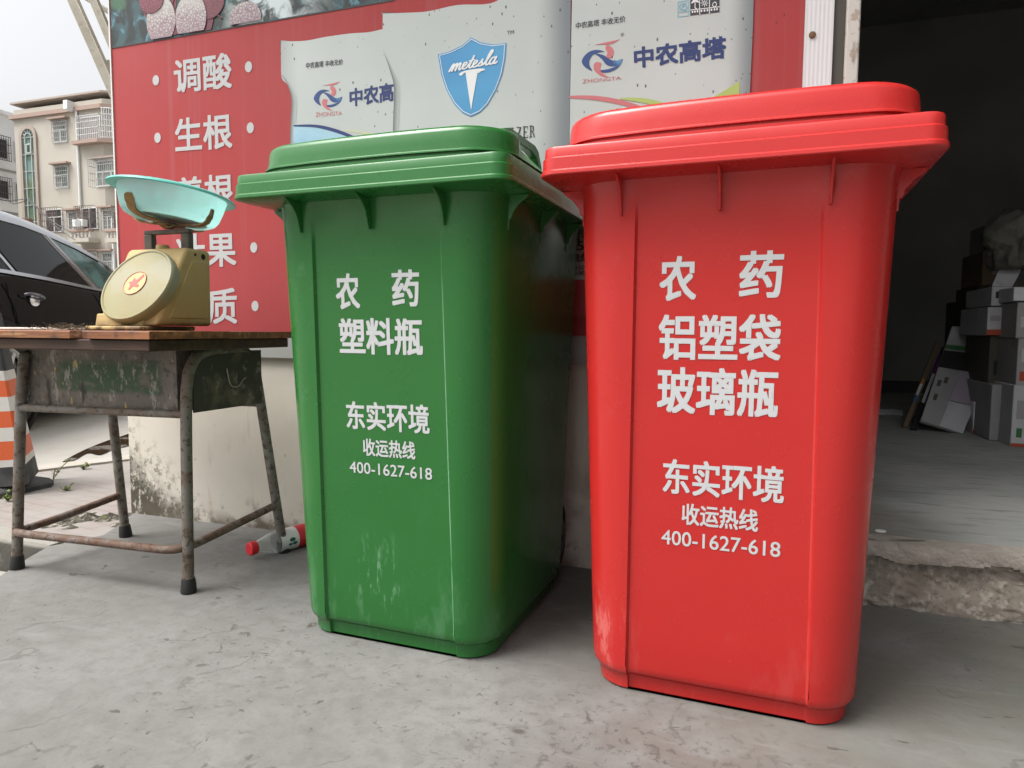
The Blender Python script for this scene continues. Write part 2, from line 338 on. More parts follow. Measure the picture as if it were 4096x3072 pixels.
MB().box((-2.075, WALL_Y + 0.02, 3.352), (4.4, 13, 9.0)).build('added_storey', plaster, room)  # unseen storey added to darken the car's reflections
MB().box((-2.075, 6.8, -0.1), (4.4, 13, 3.35)).build('reflected_mass', plaster, room)  # unseen extension added to darken what the car reflects
MB().box((-9.5, 13.002, -0.1), (4.4, 24, 5.0)).build('reflected_mass', M('dark brown tiles', (0.10, 0.075, 0.065), rough=0.8, layers=[dict(kind='wave', dir='Z', scale=2, lo=0.4, hi=0.6, color=(0.06, 0.05, 0.045))]), room)  # unseen mass down the road, added for the car's dark reflection
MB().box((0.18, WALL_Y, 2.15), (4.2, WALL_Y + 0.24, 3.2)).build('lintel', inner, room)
MB().box((2.2, WALL_Y, -0.1), (4.2, WALL_Y + 0.24, 2.15)).build('pier', plaster, room)
MB().box((-1.2, 6.55, 0.153), (3.9, 6.6, 0.25)).build('skirting', M('dark skirting', (0.03, 0.03, 0.03), rough=0.6), room)
sfl = M('greenish worn shop floor', (0.42, 0.42, 0.40), rough=0.55, layers=[
    dict(scale=2.2, detail=6, lo=0.38, hi=0.62, color=(0.32, 0.34, 0.325)), dict(scale=7, stretch=(1, 5, 1), rot=(0, 0, -0.15), detail=7, lo=0.5, hi=0.7, color=(0.20, 0.205, 0.195), amt=0.75),
    dict(scale=11, stretch=(1, 7, 1), rot=(0, 0, 0.1), detail=5, lo=0.58, hi=0.7, color=(0.55, 0.54, 0.52), amt=0.5), dict(kind='grad', axis=0, lo=0.55, hi=0.30, color=(0.22, 0.19, 0.15), amt=0.7, masks=[dict(scale=5, lo=0.3, hi=0.6)])],
    bump=dict(scale=14, detail=6, strength=0.12, dist=0.004), rough_var=dict(scale=4, r0=0.4, r1=0.75))
MB().prism([(-2.0, 6.6, 0.153), (-2.0, 2.07, 0.153), (0.18, 2.07, 0.153), (0.18, 1.899, 0.153), (2.2, 1.899, 0.153), (2.2, 2.07, 0.153), (4.2, 2.07, 0.153), (4.2, 6.6, 0.153)], (0, 0, -0.2)).build('shop_floor', sfl)
tag(bpy.data.objects['shop_floor'], kind='structure')
# broken step under the doorway
stone = M('broken cement step', (0.37, 0.335, 0.29), rough=0.95, layers=[
    dict(kind='grad', axis=2, lo=0.125, hi=0.08, color=(0.25, 0.215, 0.175), amt=0.85), dict(scale=12, detail=8, lo=0.42, hi=0.62, color=(0.17, 0.15, 0.12), amt=0.8, masks=[dict(kind='grad', axis=2, lo=0.145, hi=0.09)]),
    dict(scale=40, detail=6, lo=0.5, hi=0.64, color=(0.45, 0.42, 0.37), amt=0.6), dict(scale=70, detail=7, nrough=0.7, lo=0.52, hi=0.62, color=(0.13, 0.115, 0.09), amt=0.7, masks=[dict(kind='grad', axis=2, lo=0.13, hi=0.10)]), dict(kind='voronoi', feature='DISTANCE_TO_EDGE', scale=7, stretch=(0.6, 1, 2.4), lo=0.02, hi=0.003, color=(0.05, 0.045, 0.035), amt=0.8, masks=[dict(scale=4, lo=0.5, hi=0.56)])],
    bump=dict(scale=35, detail=9, strength=0.9, dist=0.012))
st = MB(); rows = []
nx, nz = 320, 40
for i in range(nx + 1):
    x = 0.17 + (2.05) * i / nx; col = []
    jag = mnoise.noise((x * 4, 3, 0)) * 0.02
    for j in range(nz + 1):
        t = j / nz; z = 0.1545 * (1 - t) - 0.012 * t
        lip = 0.112 + jag + 0.012 * mnoise.noise((x * 15, 8, 0))
        if z > lip: y = 1.838 - 0.003 * mnoise.noise((x * 30, z * 30, 0))
        else:
            k = (lip - z) / lip
            y = 1.856 - 0.055 * max(0, k - 0.25) ** 1.1 - (0.020 * mnoise.noise((x * 7, z * 16, 2)) + 0.012 * abs(mnoise.noise((x * 24, z * 40, 7))) + 0.007 * mnoise.noise((x * 75, z * 80, 1)))
        col.append((x, y, z))
    rows.append([(x, 1.90, 0.1545)] + col)
st.loft(rows, False, False, closed=False)
tag(st.build('door_step', stone, smooth=50), 'broken rough cement step below the doorway, cracked along its lip', 'step')
fr = empty('door_frame', (0, 0, 0), 0, 'scratched whitish metal frame at the left side of the dark doorway', 'door frame')
frm = M('scratched white frame', (0.52, 0.50, 0.46), rough=0.5, layers=[dict(scale=12, stretch=(2, 2, 0.5), detail=7, lo=0.52, hi=0.6, color=(0.16, 0.13, 0.10), amt=0.8), dict(scale=50, detail=5, lo=0.55, hi=0.62, color=(0.3, 0.22, 0.15), amt=0.7)])
MB().box((0.183, 1.808, 0.153), (0.213, WALL_Y + 0.10, 2.6)).build('jamb', frm, fr, bevel=0.004)
MB().box((0.158, 1.822, 0.0), (0.183, WALL_Y + 0.03, 2.6)).build('rebate', M('dark rebate', (0.07, 0.065, 0.055), rough=0.7), fr)
# unseen canopy, added to shade the porch, and the steel frame at the end of the building
aw = empty('canopy', (0, 0, 0), 0, 'unseen sheet metal canopy added above the porch to shade the shop front', 'canopy')
can_m = M('canopy sheet', (0.36, 0.35, 0.33), rough=0.6, metal=0.0)
cs = MB(); top = []
for i in range(121):
    x = -2.25 + 6.9 * i / 120; top.append([(x, 1.05, 2.86 + 0.02 * math.sin(i * 1.6)), (x, 1.84, 2.98 + 0.02 * math.sin(i * 1.6)), (x, 1.84, 3.0 + 0.02 * math.sin(i * 1.6)), (x, 1.05, 2.88 + 0.02 * math.sin(i * 1.6))])
cs.loft(top); cs.build('roof_sheet', can_m, aw, smooth=40)
for x in (-2.0, 1.4, 4.2):
    MB().tube([(x, 1.07, 2.80), (x, 1.83, 2.92)], 0.03, 8).build('rafter', can_m, aw, smooth=40)

pw = MB().box((2.6, -1.5, -0.1), (2.8, 1.83, 3.0)); tag(pw.build('side_light_blocker', M('dark blocker paint', (0.10, 0.095, 0.09), rough=0.7)), 'unseen dark wall added on the right to block side light from the porch', 'wall')  # invented wall out of view, keeps side light off the bins
# ------------------------------------------------------------------ banner on the wall
BY = 1.812
ban = empty('banner', (0, 0, 0), 0, 'big red printed shop banner with white slogans, fruit photo and fertiliser bags', 'banner')
flute = dict(kind='wave', dir='X', scale=34, strength=0.05, dist=0.001)
speck = [dict(kind='voronoi', scale=27, stretch=(1.7, 1, 0.9), rot=(0, 0.35, 0), lo=0.13, hi=0.08, color=(0.06, 0.055, 0.05), amt=0.9, masks=[dict(kind='cells', scale=27, stretch=(1.7, 1, 0.9), rot=(0, 0.35, 0), lo=0.55, hi=0.56)]),
         dict(kind='voronoi', scale=46, stretch=(1.5, 1, 1), rot=(0, -0.25, 0), lo=0.14, hi=0.09, color=(0.07, 0.065, 0.06), amt=0.8, masks=[dict(kind='cells', scale=46, stretch=(1.5, 1, 1), rot=(0, -0.25, 0), lo=0.6, hi=0.61), dict(scale=2.5, lo=0.36, hi=0.5)])]
red_m = M('faded red print', (0.344, 0.0451, 0.0451), rough=0.6, spec=0.25, layers=[dict(scale=1.6, detail=4, lo=0.35, hi=0.7, color=(0.361, 0.0615, 0.0656), amt=0.8), dict(scale=1, stretch=(40, 1, 0.6), detail=4, lo=0.5, hi=0.75, color=(0.344, 0.107, 0.115), amt=0.35),
    dict(kind='grad', axis=2, lo=1.0, hi=0.7, color=(0.312, 0.0451, 0.0492), amt=0.7)] + [dict(speck[0], color=(0.131, 0.0328, 0.0246), masks=speck[0]['masks'] + [dict(kind='grad', axis=0, lo=-1.2, hi=-0.3)])], bump=flute)
MB().box((-2.058, BY, 0.645), (0.094, BY + 0.018, 3.0)).build('red_board', red_m, ban)
MB().box((0.0942, BY + 0.001, 0.645), (0.157, BY + 0.019, 3.0)).build('white_strip', M('bare fluted board', (0.63, 0.64, 0.65), rough=0.5, layers=speck[:1], bump=dict(kind='wave', dir='X', scale=34, strength=0.3, dist=0.002)), ban)
sc_ = MB().lathe([(0.0, -0.004), (0.007, -0.003), (0.008, 0.0)], 12, Matrix.Translation((0.112, BY - 0.001, 1.355)) @ Matrix.Rotation(rad(90), 4, 'X') @ Matrix.Scale(-1, 4, (0, 0, 1)), False, True)
sc_.build('screw', M('rusty screw', (0.16, 0.09, 0.05), rough=0.6, metal=0.5), ban, smooth=40)
MB().box((-2.05, BY + 0.004, 0.567), (0.155, BY + 0.0205, 0.6445)).build('lower_band', M('grey strip', (0.30, 0.30, 0.285), rough=0.7), ban)  # plain grey band along the lower edge of the banner
MB().box((-2.064, BY - 0.004, 0.62), (-2.0585, BY + 0.02, 3.0)).build('edge_strip', M('pale edge', (0.62, 0.62, 0.6), rough=0.5), ban)
# fruit photograph printed across the top
def pxz(px, py, y): 
    q = at_y(px, py, y); return (q.x, y, q.z)
photo_m = M('printed leaves', (0.012, 0.02, 0.02), rough=0.5, layers=[
    dict(scale=9, detail=6, distort=1.5, lo=0.46, hi=0.62, color=(0.03, 0.075, 0.085)), dict(scale=20, detail=6, distort=1, lo=0.55, hi=0.68, color=(0.09, 0.24, 0.30), amt=0.9), dict(scale=6, loc=(4, 0, 2), detail=3, lo=0.6, hi=0.66, color=(0.04, 0.12, 0.055), amt=0.8),
    dict(scale=10, detail=6, loc=(1, 0, 5), distort=1, lo=0.40, hi=0.56, color=(0.55, 0.62, 0.64), amt=0.95, masks=[dict(kind='grad', axis=0, lo=-1.62, hi=-1.50), dict(kind='grad', axis=0, lo=-1.18, hi=-1.36)])], bump=flute)
MB().box((-2.055, BY - 0.0012, 1.594), (0.05, BY - 0.0002, 2.9)).build('fruit_photo', photo_m, ban)
MB().box((-2.055, BY - 0.0016, 1.591), (-0.99, BY - 0.0002, 1.5955)).build('photo_border', M('thin dark print', (0.03, 0.03, 0.03), rough=0.5), ban)
def disc(cx, cz, rx, rz, y, mat, name, n=40, top=None):
    pts = [(cx + rx * math.cos(2 * math.pi * k / n), y, cz + rz * math.sin(2 * math.pi * k / n)) for k in range(n)]
    pts = [p for p in pts if p[2] > 1.5958]
    MB().prism(pts, (0, 0.0006, 0)).build(name, mat, ban)
lych = lambda nm, base, dark, z0: M(nm, base, rough=0.5, layers=[dict(kind='voronoi', feature='DISTANCE_TO_EDGE', scale=105, lo=0.22, hi=0.05, color=dark, amt=0.8, masks=[dict(kind='grad', axis=2, lo=z0 + 0.03, hi=z0 - 0.04)]), dict(kind='grad', axis=2, lo=z0 - 0.02, hi=z0 - 0.10, color=dark, amt=0.6)])
L1 = lych('printed pale lychee', (0.47, 0.465, 0.44), (0.20, 0.11, 0.145), 1.69); L2 = lych('printed dark lychee', (0.25, 0.07, 0.09), (0.10, 0.02, 0.035), 1.75)
for k, (px, py, rx, rz, mm) in enumerate([(640, 20, 0.07, 0.06, L2), (800, 70, 0.055, 0.075, L2), (690, 110, 0.05, 0.055, L2), (840, 5, 0.06, 0.055, L2), (648, 86, 0.060, 0.075, L1), (768, 74, 0.062, 0.074, L1), (985, 74, 0.060, 0.047, L1), (612, 5, 0.05, 0.04, L2)]):
    q = at_y(px, py, BY); disc(q.x, q.z, rx, rz, BY - 0.0022 - 0.0007 * k, mm, 'printed_lychee')
tw = MB()
for pts in ([(985, 50), (990, 10), (975, -40)], [(850, 45), (870, 60), (890, 75)], [(700, -10), (690, 20), (660, 40)]):
    tw = MB(); tw.tube([Vector(pxz(*q, BY - 0.0005)) for q in pts], 0.004, 5)
    tw.build('printed_twig', M('printed twig', (0.10, 0.05, 0.05), rough=0.6), ban)
# slogans
white_m = M('white lettering', (0.425, 0.433, 0.438), rough=0.5)
sl = MB(); yl = BY - 0.0012
def ptext(mb, body, tl, tr, bl, br, y, bold=0.0):
    add_text(mb, body, pxz(*bl, y), pxz(*br, y), pxz(*tl, y), pxz(*tr, y), bold)
ROWS = [('调酸', (693, 240), (925, 206), (699, 374), (928, 352)), ('生根', (698, 476), (926, 450), (702, 610), (930, 592)),
        ('养根', (700, 712), (932, 690), (704, 842), (936, 826)), ('壮果', (703, 938), (942, 925), (706, 1070), (946, 1066)), ('提质', (706, 1165), (946, 1150), (709, 1296), (950, 1296))]
for body, tl, tr, bl, br in ROWS:
    sl = MB(); ptext(sl, body, tl, tr, bl, br, yl, 0.021); sl.build('slogan', white_m, ban)
for px, py in ((623, 321), (994, 267), (630, 551), (1001, 511), (636, 780), (1008, 752), (642, 1002), (1015, 990), (648, 1232), (1020, 1224)):
    q = at_y(px, py, yl); sl = MB(); sl.prism([(q.x + 0.0135 * math.cos(a * 0.2618), yl, q.z + 0.0165 * math.sin(a * 0.2618)) for a in range(24)], (0, 0.0006, 0)); sl.build('bullet_dot', white_m, ban)
# printed fertiliser bags
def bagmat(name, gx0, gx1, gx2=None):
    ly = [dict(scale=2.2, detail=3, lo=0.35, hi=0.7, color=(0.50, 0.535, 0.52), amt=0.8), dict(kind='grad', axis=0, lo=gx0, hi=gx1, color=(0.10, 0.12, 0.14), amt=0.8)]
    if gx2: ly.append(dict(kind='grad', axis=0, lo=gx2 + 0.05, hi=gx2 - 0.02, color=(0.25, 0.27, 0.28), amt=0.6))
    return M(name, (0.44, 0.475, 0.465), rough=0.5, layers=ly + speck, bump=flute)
def pbag(name, pts, y, mat):
    q = smooth_pts([pxz(*a, y) for a in pts[0]], 4) + [Vector(pxz(*a, y)) for a in pts[1]]
    return MB().prism(q, (0, 0.0007, 0)).build(name, mat, ban)
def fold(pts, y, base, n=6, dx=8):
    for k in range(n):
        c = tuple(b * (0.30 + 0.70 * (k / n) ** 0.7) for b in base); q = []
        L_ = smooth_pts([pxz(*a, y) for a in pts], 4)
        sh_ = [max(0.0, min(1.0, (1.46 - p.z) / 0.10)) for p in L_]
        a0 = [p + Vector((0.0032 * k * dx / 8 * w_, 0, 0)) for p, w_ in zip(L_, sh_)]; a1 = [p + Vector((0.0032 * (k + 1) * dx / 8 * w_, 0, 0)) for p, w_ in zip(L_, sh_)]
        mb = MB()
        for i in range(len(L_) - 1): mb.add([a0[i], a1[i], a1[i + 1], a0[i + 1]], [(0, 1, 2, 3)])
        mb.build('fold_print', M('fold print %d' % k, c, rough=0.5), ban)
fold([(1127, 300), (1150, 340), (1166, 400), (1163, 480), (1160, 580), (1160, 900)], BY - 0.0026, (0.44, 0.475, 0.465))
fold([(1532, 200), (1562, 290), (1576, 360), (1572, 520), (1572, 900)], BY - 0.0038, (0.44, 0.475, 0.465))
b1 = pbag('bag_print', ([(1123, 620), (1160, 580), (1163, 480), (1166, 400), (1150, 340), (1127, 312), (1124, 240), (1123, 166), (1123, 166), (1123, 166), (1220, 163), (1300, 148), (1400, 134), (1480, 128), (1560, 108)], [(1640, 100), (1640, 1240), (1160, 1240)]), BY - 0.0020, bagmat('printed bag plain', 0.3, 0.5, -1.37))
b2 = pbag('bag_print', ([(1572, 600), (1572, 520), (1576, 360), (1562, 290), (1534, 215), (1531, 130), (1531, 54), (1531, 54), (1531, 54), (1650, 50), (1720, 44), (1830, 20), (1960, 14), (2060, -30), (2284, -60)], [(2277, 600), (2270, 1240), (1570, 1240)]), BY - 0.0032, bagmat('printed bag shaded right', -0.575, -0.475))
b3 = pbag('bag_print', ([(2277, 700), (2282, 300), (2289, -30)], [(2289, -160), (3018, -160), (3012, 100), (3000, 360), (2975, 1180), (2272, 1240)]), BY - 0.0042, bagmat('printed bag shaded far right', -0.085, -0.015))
navy = M('navy print', (0.02, 0.035, 0.14), rough=0.5); black_p = M('black print', (0.035, 0.04, 0.045), rough=0.5); pink_p = M('pink print', (0.50, 0.15, 0.16), rough=0.5)
def sprint(*a):
    mb = MB(); ptext(mb, *a); mb.build('small_print', black_p, ban)
sprint('中农高塔 丰收无价', (1224, 250), (1372, 236), (1224, 276), (1372, 258), BY - 0.0030, 0.01); sprint('TM', (2028, 124), (2056, 120), (2028, 138), (2056, 136), BY - 0.0042)
sprint('中农高塔 丰收无价', (2303, 90), (2502, 62), (2303, 117), (2502, 88), BY - 0.0052, 0.01); sprint('®', (2483, 132), (2497, 131), (2483, 146), (2497, 145), BY - 0.0052)
tn = MB(); ptext(tn, '中农高塔', (1397, 355), (1640, 318), (1399, 428), (1640, 395), BY - 0.0028, 0.03); tn.build('brand_name', navy, ban); tn = MB(); ptext(tn, '中农高塔', (2534, 190), (2905, 142), (2537, 274), (2905, 232), BY - 0.0052, 0.035)
tn.build('brand_name', navy, ban)
tp = MB(); ptext(tp, 'ZHONGTA', (1262, 450), (1368, 445), (1262, 468), (1368, 460), BY - 0.0028); tp.build('brand_latin', pink_p, ban); tp = MB(); ptext(tp, 'ZHONGTA', (2329, 318), (2484, 304), (2329, 334), (2484, 318), BY - 0.0052); tp.build('brand_latin', pink_p, ban)
# swoosh emblems (ring of two blue crescents crossed by a pink ribbon)
def emblem(cx, cy, sx, sy, y):
    f = lambda u, v: pxz(cx + u * sx, cy + v * sy - u * sx * 0.06, y)
    bl = MB(); pk = MB()
    bl.prism(smooth_pts([f(*q) for q in [(-0.55, -0.62), (-0.85, -0.35), (-1.0, 0.05), (-0.85, 0.42), (-0.5, 0.72), (-0.62, 0.35), (-0.62, 0.0), (-0.45, -0.35), (-0.1, -0.5), (0.1, -0.52), (-0.2, -0.66)]], 4, True), (0, 0.0006, 0))
    bl.prism(smooth_pts([f(*q) for q in [(-0.35, -0.42), (0.05, -0.3), (0.35, 0.0), (0.65, 0.14), (1.0, 0.05), (0.85, 0.4), (0.5, 0.5), (0.2, 0.35), (0.0, 0.0), (-0.2, -0.25)]], 4, True), (0, 0.0006, 0))
    bl.prism(smooth_pts([f(*q) for q in [(-0.1, 0.72), (0.3, 0.66), (0.65, 0.52), (0.95, 0.28), (0.75, 0.62), (0.4, 0.85), (0.05, 0.88)]], 4, True), (0, 0.0006, 0))
    pk.prism(smooth_pts([f(*q) for q in [(0.25, -0.95), (0.5, -0.72), (0.55, -0.35), (0.4, -0.05), (0.2, -0.15), (0.25, -0.45), (0.15, -0.75)]], 4, True), (0, 0.0006, 0))
    pk.prism(smooth_pts([f(*q) for q in [(-0.3, 0.15), (-0.05, 0.25), (-0.1, 0.6), (0.05, 0.95), (0.3, 1.2), (-0.1, 1.05), (-0.38, 0.7), (-0.42, 0.35)]], 4, True), (0, 0.0006, 0))
    pk.prism([f(*q) for q in [(-0.35, -1.02), (0.85, -1.28), (0.55, -1.05), (0.35, -0.98)]], (0, 0.0006, 0))
    bl.build('emblem_blue', M('blue swoosh', (0.025, 0.06, 0.20), rough=0.5, layers=[dict(scale=12, lo=0.5, hi=0.65, color=(0.10, 0.28, 0.48))]), ban); pk.build('emblem_pink', pink_p, ban)
emblem(1312, 388, 57, 46, BY - 0.0028); emblem(2409, 238, 82, 60, BY - 0.0052)
# waves at the foot of the bag prints
wv = MB(); q = smooth_pts([pxz(*a, BY - 0.0028) for a in [(1174, 506), (1260, 508), (1340, 526), (1420, 556), (1500, 596), (1560, 640)]], 5); wv.prism(q + [Vector(pxz(*a, BY - 0.0028)) for a in [(1560, 900), (1174, 900)]], (0, 0.0006, 0))
wv.build('blue_wave', M('light blue print', (0.33, 0.52, 0.62), rough=0.5, layers=[dict(scale=3, lo=0.4, hi=0.7, color=(0.13, 0.32, 0.52))]), ban)
def ribbon(name, pts, w0, w1, y, mat):
    P_ = smooth_pts([pxz(*a, y) for a in pts], 5); n = len(P_); up = []; dn = []
    for i, p_ in enumerate(P_):
        t = (P_[min(i + 1, n - 1)] - P_[max(0, i - 1)]).normalized(); nn = Vector((-t.z, 0, t.x)); w_ = w0 + (w1 - w0) * math.sin(math.pi * i / (n - 1)); up.append(p_ + nn * w_); dn.append(p_ - nn * w_)
    mb = MB()
    for i in range(n - 1): mb.add([up[i], up[i + 1], dn[i + 1], dn[i]], [(0, 1, 2, 3)])
    return mb.build(name, mat, ban)
ribbon('wave_line', [(1174, 503), (1260, 504), (1340, 522), (1420, 553), (1500, 594)], 0.002, 0.005, BY - 0.0034, navy)
ribbon('wave_line', [(2278, 388), (2360, 390), (2450, 402), (2540, 425), (2620, 455)], 0.003, 0.006, BY - 0.0054, pink_p)
green_p = M('lime print', (0.37, 0.46, 0.13), rough=0.5)
ribbon('wave_line', [(2480, 394), (2560, 400), (2640, 416), (2720, 440)], 0.001, 0.006, BY - 0.0056, green_p)
MB().prism([pxz(*a, BY - 0.0054) for a in [(2958, 325), (2955, 480), (2700, 480), (2760, 430), (2860, 385)]], (0, 0.0006, 0)).build('lime_patch', green_p, ban)
ribbon('wave_line', [(1375, 520), (1440, 528), (1520, 548), (1600, 580)], 0.001, 0.004, BY - 0.0026, M('pale lime print', (0.5, 0.53, 0.35), rough=0.5))
# blue shield emblem
blue_p = M('sky blue print', (0.055, 0.25, 0.50), rough=0.45, layers=[dict(scale=1, stretch=(1, 1, 5), detail=2, lo=0.45, hi=0.62, color=(0.085, 0.33, 0.57), amt=0.6)])
sh = [(1751, 218), (1800, 205), (1850, 180), (1886, 150), (1925, 170), (1975, 178), (2025, 172), (2022, 230), (2008, 300), (1985, 360), (1950, 420), (1920, 450), (1883, 467), (1850, 452), (1815, 415), (1785, 360), (1765, 300)]
MB().prism([pxz(*a, BY - 0.0046) for a in sh], (0, 0.0007, 0)).build('shield', blue_p, ban)
cen = (1887, 300); ol = MB(); s2 = [(cen[0] + (x - cen[0]) * 0.95, cen[1] + (y - cen[1]) * 0.955) for x, y in sh]
wq = [Vector(pxz(*a, BY - 0.0054)) for a in s2]
pen(ol, wq + [wq[0]], 0.0009)
wpr = M('white print', (0.72, 0.73, 0.74), rough=0.5); ol.build('shield_line', wpr, ban)
dg_ = MB(); dg_.prism([pxz(*a, BY - 0.0058) for a in [(1862, 288), (1912, 280), (1884, 440)]], (0, 0.0006, 0))
dg_.prism(smooth_pts([pxz(*a, BY - 0.0060) for a in [(1836, 297), (1856, 284), (1900, 276), (1930, 274), (1940, 280), (1926, 284), (1912, 292), (1880, 290), (1860, 290), (1846, 302)]], 3, True), (0, 0.0006, 0))
dg_.build('shield_dagger', wpr, ban)
# script word on the shield, drawn as pen strokes
scr = MB(); Wd = {
 'm': [(0, 0), (4, 24), (10, 42), (13, 36), (11, 0), (16, 26), (24, 42), (28, 36), (26, 0), (31, 26), (39, 42), (43, 36), (41, 8), (46, 0), (54, 10)],
 'e': [(0, 10), (14, 24), (18, 36), (12, 42), (5, 34), (4, 12), (12, 0), (26, 10)],
 't': [(0, 10), (12, 40), (18, 74), (12, 34), (10, 10), (16, 0), (24, 8)], 'tb': [(2, 46), (24, 50)],
 's': [(0, 8), (12, 30), (16, 42), (14, 30), (20, 16), (14, 2), (4, 4), (14, 2), (28, 10)],
 'l': [(0, 8), (16, 44), (26, 80), (20, 90), (12, 60), (10, 14), (16, 0), (26, 10)],
 'a': [(22, 38), (12, 42), (3, 26), (4, 6), (12, 0), (20, 14), (26, 42), (22, 10), (28, 0), (36, 10)]}
xo = 0
for ch, adv in (('m', 52), ('e', 24), ('t', 22), ('e', 25), ('s', 26), ('l', 24), ('a', 34)):
    for key in ((ch, 'tb') if ch == 't' else (ch,)):
        pts = []
        for x, y in Wd[key]:
            X = (xo + x) + y * 0.22; pts.append(Vector(pxz(1797 + X * 0.905, 286 - y * 0.62 - X * 0.905 * 0.165 - X * X * 0.00005, BY - 0.0062)))
        pp = smooth_pts(pts, 4); nv = len(pp)
        ww = [0.0014 + 0.0013 * abs((pp[min(i + 1, nv - 1)] - pp[max(i - 1, 0)]).normalized().z) for i in range(nv)]
        pen(scr, pp, ww)
    xo += adv
scr.build('script_word', wpr, ban)
# FERTILIZER in a serif face built from bars
def serif(mb, word, x0, y0, hgt, adv, slope, y):
    for ch in word:
        def bar(pts): mb.prism([pxz(x0 + a * adv * 0.86, y0 - b * hgt + (x0 - 1700) * slope, y) for a, b in pts], (0, 0.0005, 0))
        v = lambda a: (bar([(a, 0), (a + .2, 0), (a + .2, 1), (a, 1)]), bar([(a - .12, 0), (a + .32, 0), (a + .32, .06), (a - .12, .06)]), bar([(a - .12, .94), (a + .32, .94), (a + .32, 1), (a - .12, 1)]))
        if ch in 'FEL':
            v(.14)
            if ch in 'FE': bar([(.3, .93), (.9, .93), (.9, 1), (.3, 1)]); bar([(.84, .74), (.9, .74), (.9, .93), (.84, .93)]); bar([(.34, .47), (.7, .47), (.7, .55), (.34, .55)])
            if ch in 'EL': bar([(.3, 0), (.9, 0), (.9, .07), (.3, .07)]); bar([(.84, .07), (.9, .07), (.92, .28), (.86, .26)])
        elif ch == 'T': v(.4); bar([(.05, .93), (.95, .93), (.95, 1), (.05, 1)]); bar([(.05, .72), (.1, .72), (.1, .93), (.05, .93)]); bar([(.9, .72), (.95, .72), (.95, .93), (.9, .93)])
        elif ch == 'I': v(.4)
        elif ch == 'R': v(.14); bar([(.3, .93), (.62, .93), (.62, 1), (.3, 1)]); bar([(.6, .55), (.8, .6), (.8, .95), (.6, 1)]); bar([(.3, .48), (.62, .48), (.66, .55), (.3, .55)]); bar([(.5, .5), (.68, .5), (.98, 0), (.78, 0)])
        elif ch == 'Z': bar([(.1, .93), (.9, .93), (.9, 1), (.1, 1)]); bar([(.1, 0), (.9, 0), (.9, .07), (.1, .07)]); bar([(.1, .07), (.34, .07), (.9, .93), (.66, .93)]); bar([(.84, .07), (.9, .07), (.92, .26), (.86, .24)])
        x0 += adv
fz = MB(); serif(fz, 'ERTILIZER', 1905, 590, 46, 26.5, -0.10, BY - 0.0046); fz.build('serif_word', black_p, ban)
ff = MB(); serif(ff, 'F', 1872, 585, 62, 32, -0.10, BY - 0.0046); ff.build('serif_initial', M('cyan print', (0.16, 0.45, 0.55), rough=0.5), ban)
# analysis text low on the right bag print, seen between the bins
an = MB()
for body, x0, x1, yt, yb in (('N+P', 2286, 2375, 930, 965), ('15-15', 2283, 2430, 965, 1003), ('硫酸钾', 2283, 2400, 1016, 1048), ('B1508', 2283, 2355, 1064, 1080), ('农肥', 2283, 2345, 1086, 1102)):
    ptext(an, body, (x0, yt), (x1, yt - 3), (x0, yb), (x1, yb - 2), BY - 0.0052, 0.02)
an.build('analysis_text', black_p, ban)
MB().prism([pxz(*a, BY - 0.0050) for a in [(2276, 1120), (2700, 1110), (2700, 1260), (2270, 1270)]], (0, 0.0006, 0)).build('red_band', M('red print band', (0.38, 0.05, 0.05), rough=0.5), ban)
# handling pictograms at the top of the right bag print
MB().prism([pxz(*a, BY - 0.0052) for a in [(2761, -20), (2878, -28), (2878, 48), (2761, 62)]], (0, 0.0005, 0)).build('pictogram_box', black_p, ban)
pg = MB()
for a in ([(2798, 2), (2799, 58)], [(2838, 0), (2838, 54)]): pen(pg, [pxz(*q, BY - 0.0058) for q in a], 0.0009)
pen(pg, [pxz(*q, BY - 0.0058) for q in [(2763, 40), (2877, 27)]], 0.0009)
pen(pg, [pxz(*q, BY - 0.0058) for q in [(2780, 6), (2780, 32), (2786, 34)]], 0.0009)
pg.prism(smooth_pts([pxz(*q, BY - 0.0058) for q in [(2765, 14), (2771, 2), (2781, -4), (2790, 0), (2796, 10), (2780, 8)]], 3, True), (0, 0.0004, 0))
for k in range(8):
    pen(pg, [pxz(2818 + 4 * math.cos(k * 0.785), 12 + 4 * math.sin(k * 0.785), BY - 0.0058), pxz(2818 + 15 * math.cos(k * 0.785), 12 + 15 * math.sin(k * 0.785), BY - 0.0058)], 0.0007)
pen(pg, smooth_pts([pxz(*q, BY - 0.0058) for q in [(2850, 18), (2858, 8), (2866, 14), (2862, 26), (2852, 24)]], 3, True), 0.0008)
for px_ in (2770, 2780, 2790, 2806, 2818, 2830, 2846, 2858, 2868): pg.prism([pxz(px_ + a, (48 - (px_ - 2763) * 0.11) + b, BY - 0.0058) for a, b in ((-3, -4), (3, -4), (3, 4), (-3, 4))], (0, 0.0004, 0))
pg.build('pictogram', wpr, ban)
qs = MB()
for a in ([(2712, 8), (2754, 2), (2754, 62), (2712, 68), (2712, 8)], [(2712, 50), (2754, 44)]): pen(qs, [pxz(*q, BY - 0.0052) for q in a], 0.0009)
pen(qs, smooth_pts([pxz(*q, BY - 0.0052) for q in [(2744, 14), (2722, 18), (2720, 34), (2738, 40), (2748, 28), (2734, 22), (2728, 32)]], 4), 0.0014)
qs.build('quality_mark', M('pale blue print', (0.20, 0.42, 0.52), rough=0.5), ban)

